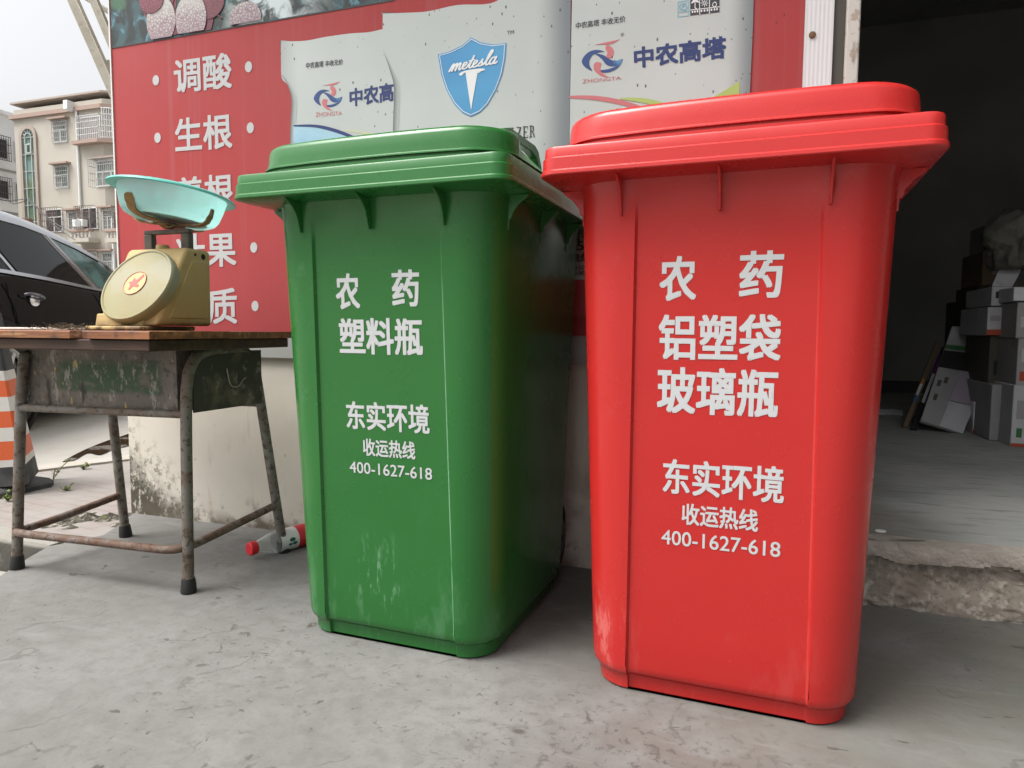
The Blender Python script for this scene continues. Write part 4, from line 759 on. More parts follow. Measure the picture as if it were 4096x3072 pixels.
# translucent wall: part of the light passes through the thin plastic
nt = turq.node_tree; pbs = nt.nodes['Principled BSDF']; tl = nt.nodes.new('ShaderNodeBsdfTranslucent'); tl.inputs[0].default_value = (0.60, 0.88, 0.86, 1); tp_ = nt.nodes.new('ShaderNodeBsdfTransparent'); tp_.inputs[0].default_value = (0.80, 0.97, 0.95, 1)
m1 = nt.nodes.new('ShaderNodeMixShader'); m1.inputs[0].default_value = 0.5; m2 = nt.nodes.new('ShaderNodeMixShader'); m2.inputs[0].default_value = 0.34
nt.links.new(pbs.outputs[0], m1.inputs[1]); nt.links.new(tl.outputs[0], m1.inputs[2]); nt.links.new(m1.outputs[0], m2.inputs[1]); nt.links.new(tp_.outputs[0], m2.inputs[2]); nt.links.new(m2.outputs[0], nt.nodes['Material Output'].inputs[0])
rimm = M('turquoise rim', (0.12, 0.50, 0.44), rough=0.35)
bwl = MB(); bwl.lathe([(0.0, 0.0012), (0.09, 0.0012), (0.105, 0.0), (0.116, 0.006), (0.1245, 0.018), (0.1315, 0.04), (0.137, 0.062), (0.1405, 0.0805), (0.1387, 0.0805), (0.135, 0.062), (0.1295, 0.04), (0.1225, 0.019), (0.1142, 0.008), (0.103, 0.0028), (0.0, 0.0028)], 72, bm4, False, False)
bo = bwl.build('plastic_bowl', turq, smooth=50)
tag(bo, 'cloudy turquoise plastic bowl leaning on the arms of the yellow scale', 'bowl')
rm = MB(); rm.lathe([(0.1408, 0.0740), (0.149, 0.0742), (0.160, 0.0710), (0.1635, 0.0725), (0.162, 0.0765), (0.152, 0.0805), (0.142, 0.0830), (0.1382, 0.0830), (0.1382, 0.0807), (0.1408, 0.0807)], 72, bm4, False, False); rm.f.extend([(len(rm.v) - 72 + j, len(rm.v) - 72 + (j + 1) % 72, (j + 1) % 72, j) for j in range(72)])
rm.build('bowl_rim', rimm, bo, smooth=40)
gr = MB(); gr.lathe([(0.0, 0.0065), (0.075, 0.006), (0.094, 0.0045), (0.094, 0.0032), (0.0, 0.0032)], 48, bm4, False, False)
gr.build('dregs', M('dried dregs', (0.42, 0.34, 0.24), rough=0.9, layers=[dict(scale=22, detail=6, lo=0.45, hi=0.6, color=(0.55, 0.55, 0.48)), dict(scale=30, detail=6, loc=(2, 1, 0), lo=0.55, hi=0.62, color=(0.35, 0.14, 0.10)), dict(scale=40, detail=6, loc=(5, 1, 0), lo=0.55, hi=0.62, color=(0.08, 0.10, 0.05))]), bo)

# ------------------------------------------------------------------ drink bottle on its side
c0 = Vector((-1.332, 1.562, 0.0)); ax = (Vector((-1.268, 1.742, 0)) - c0).normalized()
bt = empty('drink_bottle', c0, 0, 'clear plastic drink bottle with red cap and label lying against the wall', 'bottle')
ba = Vector((ax.x, ax.y, 0.0)); bmx = Matrix.Translation((0, 0, 0.0335)) @ Matrix(((ba.x, 0, -ba.y, 0), (ba.y, 0, ba.x, 0), (0, 1, 0, 0), (0, 0, 0, 1)))   # local x = along axis
rot = Vector((ba.x, ba.y, 0)).to_track_quat('Z', 'Y').to_matrix().to_4x4(); bmx = Matrix.Translation((0, 0, 0.0335)) @ rot
tilt = Matrix.Translation((0, 0, -0.0)) 
pet = M('clear bottle plastic', (0.95, 0.96, 0.96), rough=0.05, trans=0.0, spec=0.6)
nt = pet.node_tree; pbs = nt.nodes['Principled BSDF']; tp_ = nt.nodes.new('ShaderNodeBsdfTransparent'); tp_.inputs[0].default_value = (0.93, 0.94, 0.93, 1); lw = nt.nodes.new('ShaderNodeLayerWeight'); lw.inputs[0].default_value = 0.25
mr = nt.nodes.new('ShaderNodeMapRange'); mr.inputs[3].default_value = 0.08; mr.inputs[4].default_value = 0.75; nt.links.new(lw.outputs['Facing'], mr.inputs[0])
mxs = nt.nodes.new('ShaderNodeMixShader'); nt.links.new(mr.outputs[0], mxs.inputs[0]); nt.links.new(tp_.outputs[0], mxs.inputs[1]); nt.links.new(pbs.outputs[0], mxs.inputs[2]); nt.links.new(mxs.outputs[0], nt.nodes['Material Output'].inputs[0])
MB().lathe([(0.0165, 0.0195), (0.0168, 0.025), (0.019, 0.034), (0.025, 0.052), (0.030, 0.070), (0.0325, 0.085), (0.0325, 0.205), (0.030, 0.218), (0.022, 0.222), (0.0, 0.216)], 40, bmx, False, False).build('bottle_shell', pet, bt, smooth=50)
cp = MB(); nc = 40; loops = []
for z, rr_ in ((0.0, 0.0168), (0.002, 0.0190), (0.019, 0.0195), (0.0215, 0.0190)):
    loops.append([bmx @ Vector(((rr_ + (0.0005 if k % 2 and 0 < z < 0.019 else 0)) * math.cos(2 * math.pi * k / nc), (rr_ + (0.0005 if k % 2 and 0 < z < 0.019 else 0)) * math.sin(2 * math.pi * k / nc), z)) for k in range(nc)])
cp.loft(loops); cp.build('cap', M('red cap plastic', (0.60, 0.02, 0.03), rough=0.4), bt, smooth=30)
lab = MB(); lab.lathe([(0.0331, 0.087), (0.0332, 0.146)], 40, bmx, False, False); lab.build('label', M('white label', (0.66, 0.66, 0.66), rough=0.5), bt, smooth=60)
lab = MB(); lab.lathe([(0.0331, 0.146), (0.0331, 0.200)], 40, bmx, False, False); lab.build('label', M('red label', (0.58, 0.03, 0.045), rough=0.5), bt, smooth=60)
lf = MB()
for k, (zc, ac, sz) in enumerate(((0.122, 0.0, 0.010), (0.130, 0.35, 0.008), (0.115, 0.4, 0.007))):
    pts = []
    for j in range(12):
        a_ = j * 0.5236; pts.append((zc + sz * math.cos(a_), ac + sz * 0.6 * math.sin(a_) / 0.033))
    base_a = math.atan2(*(((rot.to_3x3().inverted() @ Vector((0.62, -0.72, 0.15)))[i]) for i in (1, 0)))
    lf.add([bmx @ Vector((0.0336 * math.cos(base_a + a_), 0.0336 * math.sin(base_a + a_), z_)) for z_, a_ in pts], [tuple(range(12))])
lf.build('label_leaf', M('green leaf print', (0.01, 0.12, 0.08), rough=0.5), bt)

# ------------------------------------------------------------------ traffic cone on the pavement
cx, cy = -2.900, 1.90
co = empty('traffic_cone', (cx, cy, -0.004), 0, 'orange and white banded square traffic cone on a black base, at the left edge', 'cone')
def cr(z): return 0.2187 - 0.187 * z
blk = M('dusty black rubber', (0.035, 0.037, 0.038), rough=0.75, layers=[dict(scale=7, detail=6, lo=0.45, hi=0.65, color=(0.10, 0.10, 0.10), amt=0.7)])
ory = M('orange cone band', (0.62, 0.115, 0.035), rough=0.5, layers=[dict(scale=10, detail=6, lo=0.5, hi=0.7, color=(0.5, 0.12, 0.06), amt=0.5)]); whb = M('white cone band', (0.60, 0.59, 0.56), rough=0.5, layers=[dict(scale=12, detail=6, lo=0.5, hi=0.7, color=(0.45, 0.43, 0.40), amt=0.5)])
b_ = MB(); H_ = 0.172; ch = 0.040
oct_ = lambda h, c, z: [(h, -h + c, z), (h, h - c, z), (h - c, h, z), (-h + c, h, z), (-h, h - c, z), (-h, -h + c, z), (-h + c, -h, z), (h - c, -h, z)]
b_.loft([oct_(H_, ch, 0.0), oct_(H_, ch, 0.018), oct_(H_ - 0.012, ch, 0.030), oct_(H_ - 0.05, ch * .9, 0.044), oct_(H_ - 0.055, ch * .9, 0.044)]); b_.build('base', blk, co, smooth=25)
bands = [(0.04, 0.115, blk, 'lower_sleeve'), (0.115, 0.142, whb, 'white_band'), (0.142, 0.215, ory, 'orange_band'), (0.215, 0.268, whb, 'white_band'), (0.268, 0.332, ory, 'orange_band'), (0.332, 0.388, whb, 'white_band'), (0.388, 0.452, ory, 'orange_band'), (0.452, 0.490, whb, 'white_band'), (0.490, 0.72, blk, 'upper_sleeve')]
for z0, z1, mm, nm in bands: MB().loft([[(cr(z) * (math.cos(a_) * (1 - w_) + math.cos(b_2) * w_), cr(z) * (math.sin(a_) * (1 - w_) + math.sin(b_2) * w_), z) for k in range(4) for a_, b_2, w_ in ((rad(1 + 90 * k), rad(91 + 90 * k), .05), (rad(1 + 90 * k), rad(91 + 90 * k), .5), (rad(1 + 90 * k), rad(91 + 90 * k), .95))] for z in (z0, z1)], nm == 'lower_sleeve', nm == 'upper_sleeve').build(nm, mm, co, smooth=30)

# ------------------------------------------------------------------ cartons and sacks in the store room
FLZ = 0.153
def cardm(name, c): return M(name, c, rough=0.8, layers=[dict(scale=4, detail=5, lo=0.4, hi=0.65, color=tuple(x * 0.8 for x in c), amt=0.7), dict(scale=25, detail=6, lo=0.6, hi=0.7, color=tuple(x * 0.6 for x in c), amt=0.5)])
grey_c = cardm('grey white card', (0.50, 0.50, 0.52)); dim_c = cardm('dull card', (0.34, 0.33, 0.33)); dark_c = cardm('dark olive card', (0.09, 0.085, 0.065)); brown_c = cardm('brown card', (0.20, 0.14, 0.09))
pr_red = M('carton red print', (0.40, 0.07, 0.03), rough=0.7); pr_green = M('carton green print', (0.04, 0.16, 0.05), rough=0.7); pr_black = M('carton black print', (0.02, 0.018, 0.018), rough=0.7); pr_purple = M('carton purple print', (0.16, 0.04, 0.17), rough=0.7); pr_white = M('carton white print', (0.62, 0.62, 0.64), rough=0.7); pr_lilac = M('carton lilac print', (0.34, 0.30, 0.36), rough=0.7); pr_or = M('carton orange print', (0.50, 0.22, 0.04), rough=0.7)
def carton(name, label, px0, px1, pt, pb, y, depth, mat, prints=(), group='cartons stacked in the store room', floor=False, cat='carton'):
    a = at_y(px0, pb, y); b = at_y(px1, pt, y); z0 = FLZ + 0.001 if floor else max(a.z, FLZ + 0.001); z1 = b.z
    o = empty(name, ((a.x + b.x) / 2, y, z0), 0, label, cat, group); hw = (b.x - a.x) / 2; h = z1 - z0
    MB().box((-hw, 0, 0), (hw, depth, h)).build('box', mat, o, bevel=0.004)
    MB().box((-hw * 0.99, depth * 0.49, h + 0.0002), (hw * 0.99, depth * 0.51, h + 0.0012)).build('tape', M('brown tape', (0.22, 0.16, 0.09), rough=0.4), o)
    for nm, u0, v0, u1, v1, mm in prints:
        MB().box((-hw + 2 * hw * u0, -0.002, h * v0), (-hw + 2 * hw * u1, -0.0005, h * v1)).build(nm, mm, o)
    return o
carton('carton', 'pale carton with green band near the front of the stack, beside the leaning board', 3955, 4036, 1540, 1768, 3.78, 0.45, dim_c, [('white_band', .55, .35, .95, 1.0, pr_white), ('green_band', .55, .15, .95, .35, pr_green), ('dark_band', .55, 0.0, .95, .15, pr_black)], floor=True)
carton('carton', 'pale printed carton on the floor at the right edge', 4040, 4230, 1545, 1792, 3.62, 0.45, grey_c, [('print', .1, .45, .28, .75, dim_c), ('print', .12, .15, .25, .3, pr_green), ('red_foot', 0, 0, 1, .05, pr_red)], floor=True)
carton('carton', 'dull carton with rows of small print in the middle of the right edge', 4062, 4240, 1355, 1542, 3.64, 0.42, dim_c, [('print', .1, .5, .4, .8, grey_c), ('red_patch', .08, .1, .3, .3, pr_red)])
carton('carton', 'dim grey carton below the bright white box at the right edge', 4062, 4240, 1208, 1352, 3.66, 0.42, dim_c, [('print', .1, .3, .4, .6, grey_c)])
carton('carton', 'bright white box on top at the right edge', 4053, 4230, 1146, 1204, 3.68, 0.4, pr_white, [('print', .3, .3, .6, .45, pr_black)])
carton('carton', 'white carton with red and orange lower corner below the crumpled sack', 3945, 4060, 1228, 1340, 3.86, 0.45, grey_c, [('red_foot', 0, 0, 1, .2, pr_red), ('orange_corner', .9, .2, 1, .55, pr_or), ('print', .1, .5, .5, .7, dim_c)])
carton('carton', 'grey carton with dark prints resting on the red cornered carton', 3964, 4052, 1146, 1224, 3.88, 0.42, grey_c, [('print', .2, .4, .48, .75, pr_black), ('print', .6, .5, .85, .75, dim_c)])
carton('carton', 'dark olive carton standing behind the leaning board', 3838, 3932, 1200, 1700, 4.75, 0.45, dark_c, [('tape_mark', .2, .9, .4, .95, dim_c)], floor=True)
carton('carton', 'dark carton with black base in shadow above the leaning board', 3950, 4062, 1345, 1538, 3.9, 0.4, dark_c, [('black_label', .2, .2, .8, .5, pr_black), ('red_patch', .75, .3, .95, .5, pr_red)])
carton('carton', 'low brown carton behind the leaning board with white and red foot', 3890, 3936, 1610, 1722, 4.02, 0.3, pr_white, [('red_foot', 0, 0, 1, .12, pr_red)], floor=True)
carton('flat_carton', 'flat grey carton lying on the floor by the back wall', 3440, 3612, 1640, 1700, 4.7, 0.7, dim_c, [('pale_edge', 0, 0.1, 1, .4, grey_c)], floor=True)
carton('carton', 'dim brown carton high in the shadow behind the crumpled sack', 3925, 4075, 1000, 1140, 4.5, 0.4, brown_c, [('pale_label', .3, .3, .6, .6, dim_c)])
carton('carton', 'dark carton on the tall dim stack behind, under the brown carton', 3905, 4060, 1142, 1290, 4.55, 0.45, dark_c, [('pale_label', .15, .35, .4, .7, dim_c)])
carton('carton', 'topmost pale carton of the dim stack at the back, above the brown carton', 3960, 4100, 880, 998, 4.6, 0.4, dim_c, [('band', 0, .4, 1, .55, dark_c)])
# open flaps of the upper carton
fl = MB(); q = [at_y(3968, 1146, 3.9), at_y(4050, 1146, 3.9), at_y(4105, 1040, 3.98), at_y(4010, 1050, 3.98)]; fl.prism(q, (0, 0.004, 0.002)); tag(fl.build('carton_flap', grey_c), 'raised grey cardboard flap sheet leaning above the dark printed carton', 'cardboard')
# flattened cartons leaning on the stack
def board(name, label, corners, y0, y1, mat, bands=(), th=0.018):
    bl, br, tr, tl = [at_y(c[0], c[1], y0) for c in corners[:2]] + [at_y(c[0], c[1], y1) for c in corners[2:]]
    dz = (FLZ + 0.002) - min(bl.z, br.z)
    bl, br, tr, tl = [p_ + Vector((0, 0, dz)) for p_ in (bl, br, tr, tl)]
    n_ = (br - bl).cross(tl - bl).normalized()
    if n_.y > 0: n_ = -n_
    c = (bl + br) / 2; o = empty(name, c, 0, label, 'cardboard', 'flattened cartons leaning in the store room')
    L4 = [p_ - c for p_ in (bl, br, tr, tl)]
    MB().prism(L4, -n_ * th).build('sheet', mat, o)
    f = lambda u, v: (L4[0] * (1 - u) + L4[1] * u) * (1 - v) + (L4[3] * (1 - u) + L4[2] * u) * v
    for nm, u0, v0, u1, v1, mm in bands:
        MB().prism([f(u0, v0) + n_ * 0.0004, f(u1, v0) + n_ * 0.0004, f(u1, v1) + n_ * 0.0004, f(u0, v1) + n_ * 0.0004], n_ * 0.0012).build(nm, mm, o)
    return o
board('leaning_board', 'printed flattened carton leaning at a slant with pale flaps and dark purple band', [(3682, 1700), (3850, 1752), (4022, 1335), (3808, 1322)], 3.98, 4.42, dim_c, [
    ('upper_flap', .0, .80, .46, 1.0, grey_c), ('upper_flap', .49, .80, 1, 1.0, grey_c), ('green_band', 0, .75, 1, .79, pr_green), ('dark_band', 0, .55, .97, .73, pr_black), ('purple_edge', .97, .55, 1, .73, pr_purple), ('lilac_panel', .45, .25, .97, .545, pr_lilac), ('white_edge', .97, .22, 1, .545, pr_white), ('lower_flap', .45, 0.0, 1, .24, grey_c),
    ('print', .1, .60, .3, .615, grey_c), ('print', .1, .65, .32, .665, grey_c), ('print', .55, .60, .75, .615, grey_c), ('print', .55, .65, .8, .665, grey_c), ('print', .55, .42, .85, .435, dim_c), ('print', .55, .38, .85, .39, dim_c), ('print', .75, .29, .9, .33, pr_red), ('label_patch', .52, .46, .66, .53, pr_white), ('print', .08, .36, .16, .42, dark_c), ('print', .2, .4, .28, .46, dark_c), ('print', .1, .22, .18, .28, dark_c)])
board('leaning_board', 'narrow flattened carton edge leaning left of the printed slanting one', [(3645, 1722), (3668, 1732), (3790, 1410), (3770, 1395)], 4.02, 4.5, pr_black, [('white_edge', .0, .3, .5, .65, pr_white), ('purple_edge', .0, .65, .5, .9, pr_purple)])
board('leaning_board', 'thin dark board leaning furthest left with a blue mark on its edge', [(3612, 1726), (3628, 1734), (3762, 1392), (3745, 1385)], 4.1, 4.6, brown_c, [('white_edge', .0, .35, .6, .48, pr_white), ('blue_mark', .0, .28, .6, .35, M('blue mark', (0.03, 0.15, 0.35), rough=0.6)), ('yellow_mark', .0, .48, .6, .54, pr_or)])
# crumpled sack on top of the stack
sk = MB(); ctr = at_y(4090, 960, 3.95); n1, n2 = 72, 44; rows = []
for i in range(n2 + 1):
    ph = math.pi * i / n2; row = []
    for j in range(n1):
        th = 2 * math.pi * j / n1; d_ = Vector((math.sin(ph) * math.cos(th), math.sin(ph) * math.sin(th), math.cos(ph)))
        r_ = 0.95 + 0.35 * mnoise.noise(d_ * 1.6 + Vector((3, 1, 2))) + 0.22 * abs(mnoise.noise(d_ * 2.8)) + 0.07 * abs(mnoise.noise(d_ * 7)) + 0.02 * mnoise.noise(d_ * 15)
        row.append((ctr.x + d_.x * 0.15 * r_, ctr.y + d_.y * 0.16 * r_, max(ctr.z + d_.z * 0.155 * r_, ctr.z - 0.14)))
    rows.append(row)
sk.loft(rows); tag(sk.build('plastic_sack', M('dusty grey sack', (0.13, 0.125, 0.105), rough=0.7, layers=[dict(scale=5, detail=6, lo=0.4, hi=0.6, color=(0.10, 0.10, 0.085))], bump=dict(scale=12, detail=6, strength=0.7, dist=0.03)), smooth=45), 'crumpled grey plastic sack on top of the cartons in the dark', 'sack')
# white scrap on the shop floor
sc2 = at_z(3522, 2127, FLZ); m_ = MB(); m_.lathe([(0.0, 0.0), (0.011, 0.0), (0.0115, 0.002), (0.010, 0.0035), (0.0, 0.004)], 18, Matrix.Translation((sc2.x, sc2.y, FLZ + 0.0005)) @ Matrix.Scale(1.2, 4, (1, 0.2, 0)), False, False)
tag(m_.build('white_scrap', M('white scrap', (0.75, 0.75, 0.72), rough=0.6), smooth=40), 'small white scrap on the shop floor near the broken step', 'litter')

# ------------------------------------------------------------------ parked black car (heading away from the camera)
CP, CA = Vector((-4.55, 3.3, -0.03)), 22.5
hd = Vector((-math.sin(rad(CA)), math.cos(rad(CA)), 0)); rt = Vector((hd.y, -hd.x, 0))
car = empty('parked_car', CP, rad(CA), 'glossy black estate car parked behind the desk, side windows trimmed in chrome', 'car')
cb = M('black car paint', (0.008, 0.009, 0.010), rough=0.06, spec=0.5)
silver = M('bright roof metal', (0.42, 0.44, 0.46), rough=0.22, metal=0.6, coat=0.5)
chrome = M('car chrome trim', (0.62, 0.63, 0.65), rough=0.18, metal=0.9)
glass = M('tinted car glass', (0.006, 0.007, 0.007), rough=0.03, spec=0.35); glass_f = M('teal car glass', (0.09, 0.20, 0.19), rough=0.05, spec=0.7, layers=[dict(scale=5, detail=5, lo=0.4, hi=0.65, color=(0.025, 0.055, 0.055), amt=0.9)])
# local frame: x right (0 = right flank), y forward, z up ; z values include +0.03 since origin is on the road
def lerp(tab, s):
    if s <= tab[0][0]: return tab[0][1]
    for (a, b), (c, d_) in zip(tab, tab[1:]):
        if s <= c: return b + (d_ - b) * (s - a) / (c - a)
    return tab[-1][1]
ROOF = [(-1.62, .92), (-1.55, 1.06), (-1.35, 1.31), (-1.1, 1.435), (-.7, 1.475), (-.25, 1.48), (.26, 1.465), (.5, 1.44), (.91, 1.38), (1.26, 1.275), (1.6, 1.125), (1.85, 1.015), (2.2, .95), (2.7, .86), (2.98, .74), (3.05, .6)]
BELT = [(-1.62, .90), (-1.55, .98), (-1.3, 1.02), (-.25, 1.032), (.23, 1.016), (.92, .978), (1.85, .935), (2.7, .82), (2.98, .70), (3.05, .56)]
def wid(s): return lerp([(-1.62, .20), (-1.5, .08), (-1.2, .02), (-.4, 0), (1.8, 0), (2.5, .03), (2.85, .12), (3.05, .30)], s)
def sect(s):
    zr, zb = lerp(ROOF, s), lerp(BELT, s); zb = min(zb, zr - 0.015); k = wid(s); sill = 0.20 if -1.4 < s < 2.8 else 0.32
    t = min(1, max(0.0, (zr - zb) / 0.4)); rin = k + 0.055 + 0.155 * t
    pts = [(-k - .10, sill), (-k - .025, sill + .06), (-k - .012, .42), (-k, .62), (-k - .006, .83 * min(1, zb / .95)), (-k - .034, zb - .045), (-k - .05, zb), (-rin + .0, zr - .055 * t), (-rin - .05, zr - .012), (-rin - .22, zr + .012 + .035 * t), (-.925, zr + .02 + .06 * t)]
    full = pts + [(-1.85 - x, z) for x, z in reversed(pts[:-1])]
    return [(x, s, z) for x, z in full]
ST = [-1.62, -1.55, -1.45, -1.35, -1.2, -1.1, -.9, -.7, -.5, -.25, 0, .26, .5, .7, .91, 1.1, 1.26, 1.45, 1.6, 1.85, 2.0, 2.2, 2.5, 2.7, 2.85, 2.98, 3.05]
body = MB(); body.loft([sect(s) for s in ST]); body.build('body', cb, car, smooth=45)
def glassface(s, t, off):
    q = sect(s); a, b = Vector(q[6]), Vector(q[7]); p_ = a + (b - a) * t; n_ = Vector((0.93, 0, 0.36)); return p_ + n_ * off
def gpanel(name, quad, mat, off, parent, th=0.006, ns=8):
    (s0, t0), (s1, t1), (s2, t2), (s3, t3) = quad; up_, dn_ = [], []
    for i in range(ns + 1):
        k = i / ns; dn_.append((s0 + (s1 - s0) * k, t0 + (t1 - t0) * k)); up_.append((s3 + (s2 - s3) * k, t3 + (t2 - t3) * k))
    mb = MB(); rows = [[glassface(*d_, off - th), glassface(*d_, off), glassface(*u_, off), glassface(*u_, off - th)] for d_, u_ in zip(dn_, up_)]
    mb.loft(rows); return mb.build(name, mat, parent, smooth=30)
gpanel('window', [(-.02, .06), (.83, .06), (.47, .93), (-.26, .93)], glass, 0.008, car)
gpanel('window', [(-1.05, .08), (-.10, .06), (-.33, .93), (-.85, .9)], glass, 0.008, car)
gpanel('front_window', [(.98, .06), (1.58, .08), (1.15, .90), (.61, .92)], glass_f, 0.008, car)
gpanel('pillar', [(.84, .06), (.97, .06), (.60, .93), (.48, .93)], M('glossy pillar', (0.16, 0.14, 0.135), rough=0.15, metal=0.3, coat=0.8), 0.010, car)
gpanel('pillar_trim', [(.90, .05), (.925, .05), (.555, .93), (.53, .93)], chrome, 0.014, car)
gpanel('pillar_trim', [(-.09, .05), (-.055, .05), (-.29, .93), (-.325, .93)], chrome, 0.013, car)
gpanel('window_trim', [(-1.15, -.01), (1.75, -.01), (1.75, .05), (-1.15, .05)], chrome, 0.016, car, ns=24)
gpanel('window_trim', [(-.95, .93), (1.30, .93), (1.30, 1.01), (-.95, 1.01)], chrome, 0.016, car, ns=24)
rl = MB(); rows = []
for s in [x * 0.06 - 1.1 for x in range(40)]:
    q = sect(s); a, b = Vector(q[7]), Vector(q[8]); c_ = Vector(q[9]); rows.append([a + Vector((.012, 0, .004)), a + (b - a) * .5 + Vector((.012, 0, .016)), b + Vector((0, 0, .018)), b + (c_ - b) * .9 + Vector((0, 0, .014)), b + (c_ - b) * .9 - Vector((0, 0, .01))])
rl.loft(rows); rl.build('roof_side', silver, car, smooth=50)
def roofpt(s, dz, k=0.3): q = sect(s); return Vector(q[8]) * (1 - k) + Vector(q[9]) * k + Vector((0, 0, dz))
ra = MB(); ra.tube([roofpt(-1.0, .02), roofpt(-.85, .06)] + [roofpt(s * .1, .066) for s in range(-7, 1)] + [roofpt(.10, .06), roofpt(.20, .03)], [.012] * 9 + [.014, .020, .006], 8); ra.build('roof_rail', M('black roof rail', (0.012, 0.012, 0.013), rough=0.4), car, smooth=50)
hn = MB(); q0 = Vector((0.012, .03, .90))
hn.tube(smooth_pts([(0.002, -.055, .900), (0.03, -.035, .906), (0.04, .035, .900), (0.033, .095, .888), (0.004, .115, .880)], 5), 0.011, 10)
dh = hn.build('door_handle', M('dark glossy handle', (0.07, 0.07, 0.09), rough=0.15, metal=0.5, coat=1), car, smooth=50)
cup_ = MB(); cup_.lathe([(0.0, 0.004), (0.033, 0.003), (0.040, 0.0)], 24, Matrix.Translation((0.0005, .055, .868)) @ Matrix.Rotation(rad(90), 4, 'Y') @ Matrix.Scale(1.35, 4, (0, 1, 0)), False, False); cup_.build('handle_cup', chrome, dh, smooth=40)
for s in (-.20, .90):
    gp = MB(); gp.tube([(-.016 if z > .8 else (.004 if z > .5 else -.006), s + (z - .95) * (-.28 if s < 0 else -.10), z) for z in (.97, .90, .80, .62, .42, .30)], 0.005, 5); gp.build('door_gap', M('door gap', (0.002, 0.002, 0.002), rough=0.9), car)
for s in (-.30, 2.42):
    mt = Matrix.Translation((-.10, s, .335)) @ Matrix.Rotation(rad(90), 4, 'Y')
    ac_ = MB(); ac_.lathe([(.0, .088), (.395, .088), (.40, .1025), (.385, .108), (.36, .109), (.35, .06), (.0, .06)], 40, mt, False, False); ac_.build('wheel_arch', M('black arch lining', (0.006, 0.006, 0.006), rough=0.8), car, smooth=40)
    tm_ = MB(); tm_.lathe([(.225, .0), (.225, .108), (.245, .118), (.315, .118), (.333, .100), (.335, .0)], 44, mt, True, True); ty = tm_.build('wheel', M('tyre rubber', (0.018, 0.018, 0.018), rough=0.8), car, smooth=40)
    ri = MB(); ri.lathe([(.226, .098), (.228, .121), (.218, .122), (.205, .108), (.205, .098)], 44, mt, False, False)
    for k in range(5):
        for w_ in (-.20, .20):
            a_ = k * 1.2566 + .3; pr = []
            for r_, dw in ((.045, .030), (.21, .020)):
                pr.append((r_, dw))
            m4 = mt @ Matrix.Rotation(a_ + w_ * .7, 4, 'Z'); ri.add([m4 @ Vector(v_) for v_ in [(.04, -.02, .100), (.21, -.014, .104), (.21, .014, .104), (.04, .02, .100), (.04, -.02, .118), (.21, -.014, .117), (.21, .014, .117), (.04, .02, .118)]], [(0, 3, 2, 1), (4, 5, 6, 7), (0, 1, 5, 4), (1, 2, 6, 5), (2, 3, 7, 6), (3, 0, 4, 7)])
    ri.lathe([(.055, .1185), (.05, .123), (0, .124)], 20, mt, False, False)
    ri.build('alloy_rim', M('brushed alloy', (0.50, 0.50, 0.50), rough=0.4, metal=0.6), ty, smooth=35)
MB().box((-1.6, -1.45, .10), (-.22, 2.85, .24)).build('underbody', M('underbody', (0.01, 0.01, 0.01), rough=0.9), car)

# ------------------------------------------------------------------ buildings across the road
FY = 32.0
blo = empty('apartment_building', (0, 0, 0), 0, 'cream four storey apartment building with an arched green stair window', 'building')
cream = M('cream tiled wall', (0.44, 0.415, 0.365), rough=0.8, layers=[dict(scale=0.5, detail=5, lo=0.4, hi=0.65, color=(0.41, 0.385, 0.335), amt=0.8), dict(scale=1.4, stretch=(1, 1, 0.25), detail=6, lo=0.55, hi=0.75, color=(0.45, 0.39, 0.30), amt=0.5),
    dict(kind='wave', dir='Z', scale=3.2, lo=0.88, hi=0.98, color=(0.45, 0.38, 0.29), amt=0.45, masks=[dict(kind='grad', axis=2, lo=9.6, hi=8.0)])])
pinkm = M('pinkish cornice', (0.34, 0.25, 0.21), rough=0.8); pinkm2 = M('pale cornice', (0.36, 0.30, 0.26), rough=0.8)
wglass = M('green grey window glass', (0.13, 0.16, 0.145), rough=0.12, layers=[dict(scale=0.9, detail=4, lo=0.4, hi=0.6, color=(0.24, 0.25, 0.23))]); wfr = M('white window frame', (0.60, 0.61, 0.62), rough=0.5); gril = M('steel window grille', (0.40, 0.40, 0.40), rough=0.5, metal=0.3); gril_r = M('rusty window grille', (0.16, 0.12, 0.11), rough=0.7)
dark_in = M('dark opening', (0.035, 0.033, 0.033), rough=0.7, layers=[dict(scale=2, lo=0.5, hi=0.65, color=(0.12, 0.10, 0.10))])
def fy(px, py, y=FY): q = at_y(px, py, y); return (q.x, q.z)
xL, xC = fy(76, 900)[0], fy(407, 420)[0]
zTop = 14.35; xR, yR = -26.0, 39.5
wl_ = MB(); wl_.prism([(xL, FY, -0.2), (xC, FY, -0.2), (xR, yR, -0.2), (xR, 46, -0.2), (xL, 46, -0.2)], (0, 0, zTop + 0.2)); wl_.build('wall', cream, blo)
def cornice(z0, z1, o, mat, name='cornice'):
    MB().prism([(xL - o, FY - o, z0), (xC + o * .3, FY - o, z0), (xR + o * .6, yR - o, z0), (xR, yR + 2, z0), (xL - o, 46, z0)], (0, 0, z1 - z0)).build(name, mat, blo)
z1 = fy(200, 396)[1]; cornice(z1 - 0.05, z1 + 0.06, 0.13, pinkm2)
z2 = fy(200, 452)[1]; cornice(z2 - 0.14, z2 + 0.10, 0.20, pinkm)
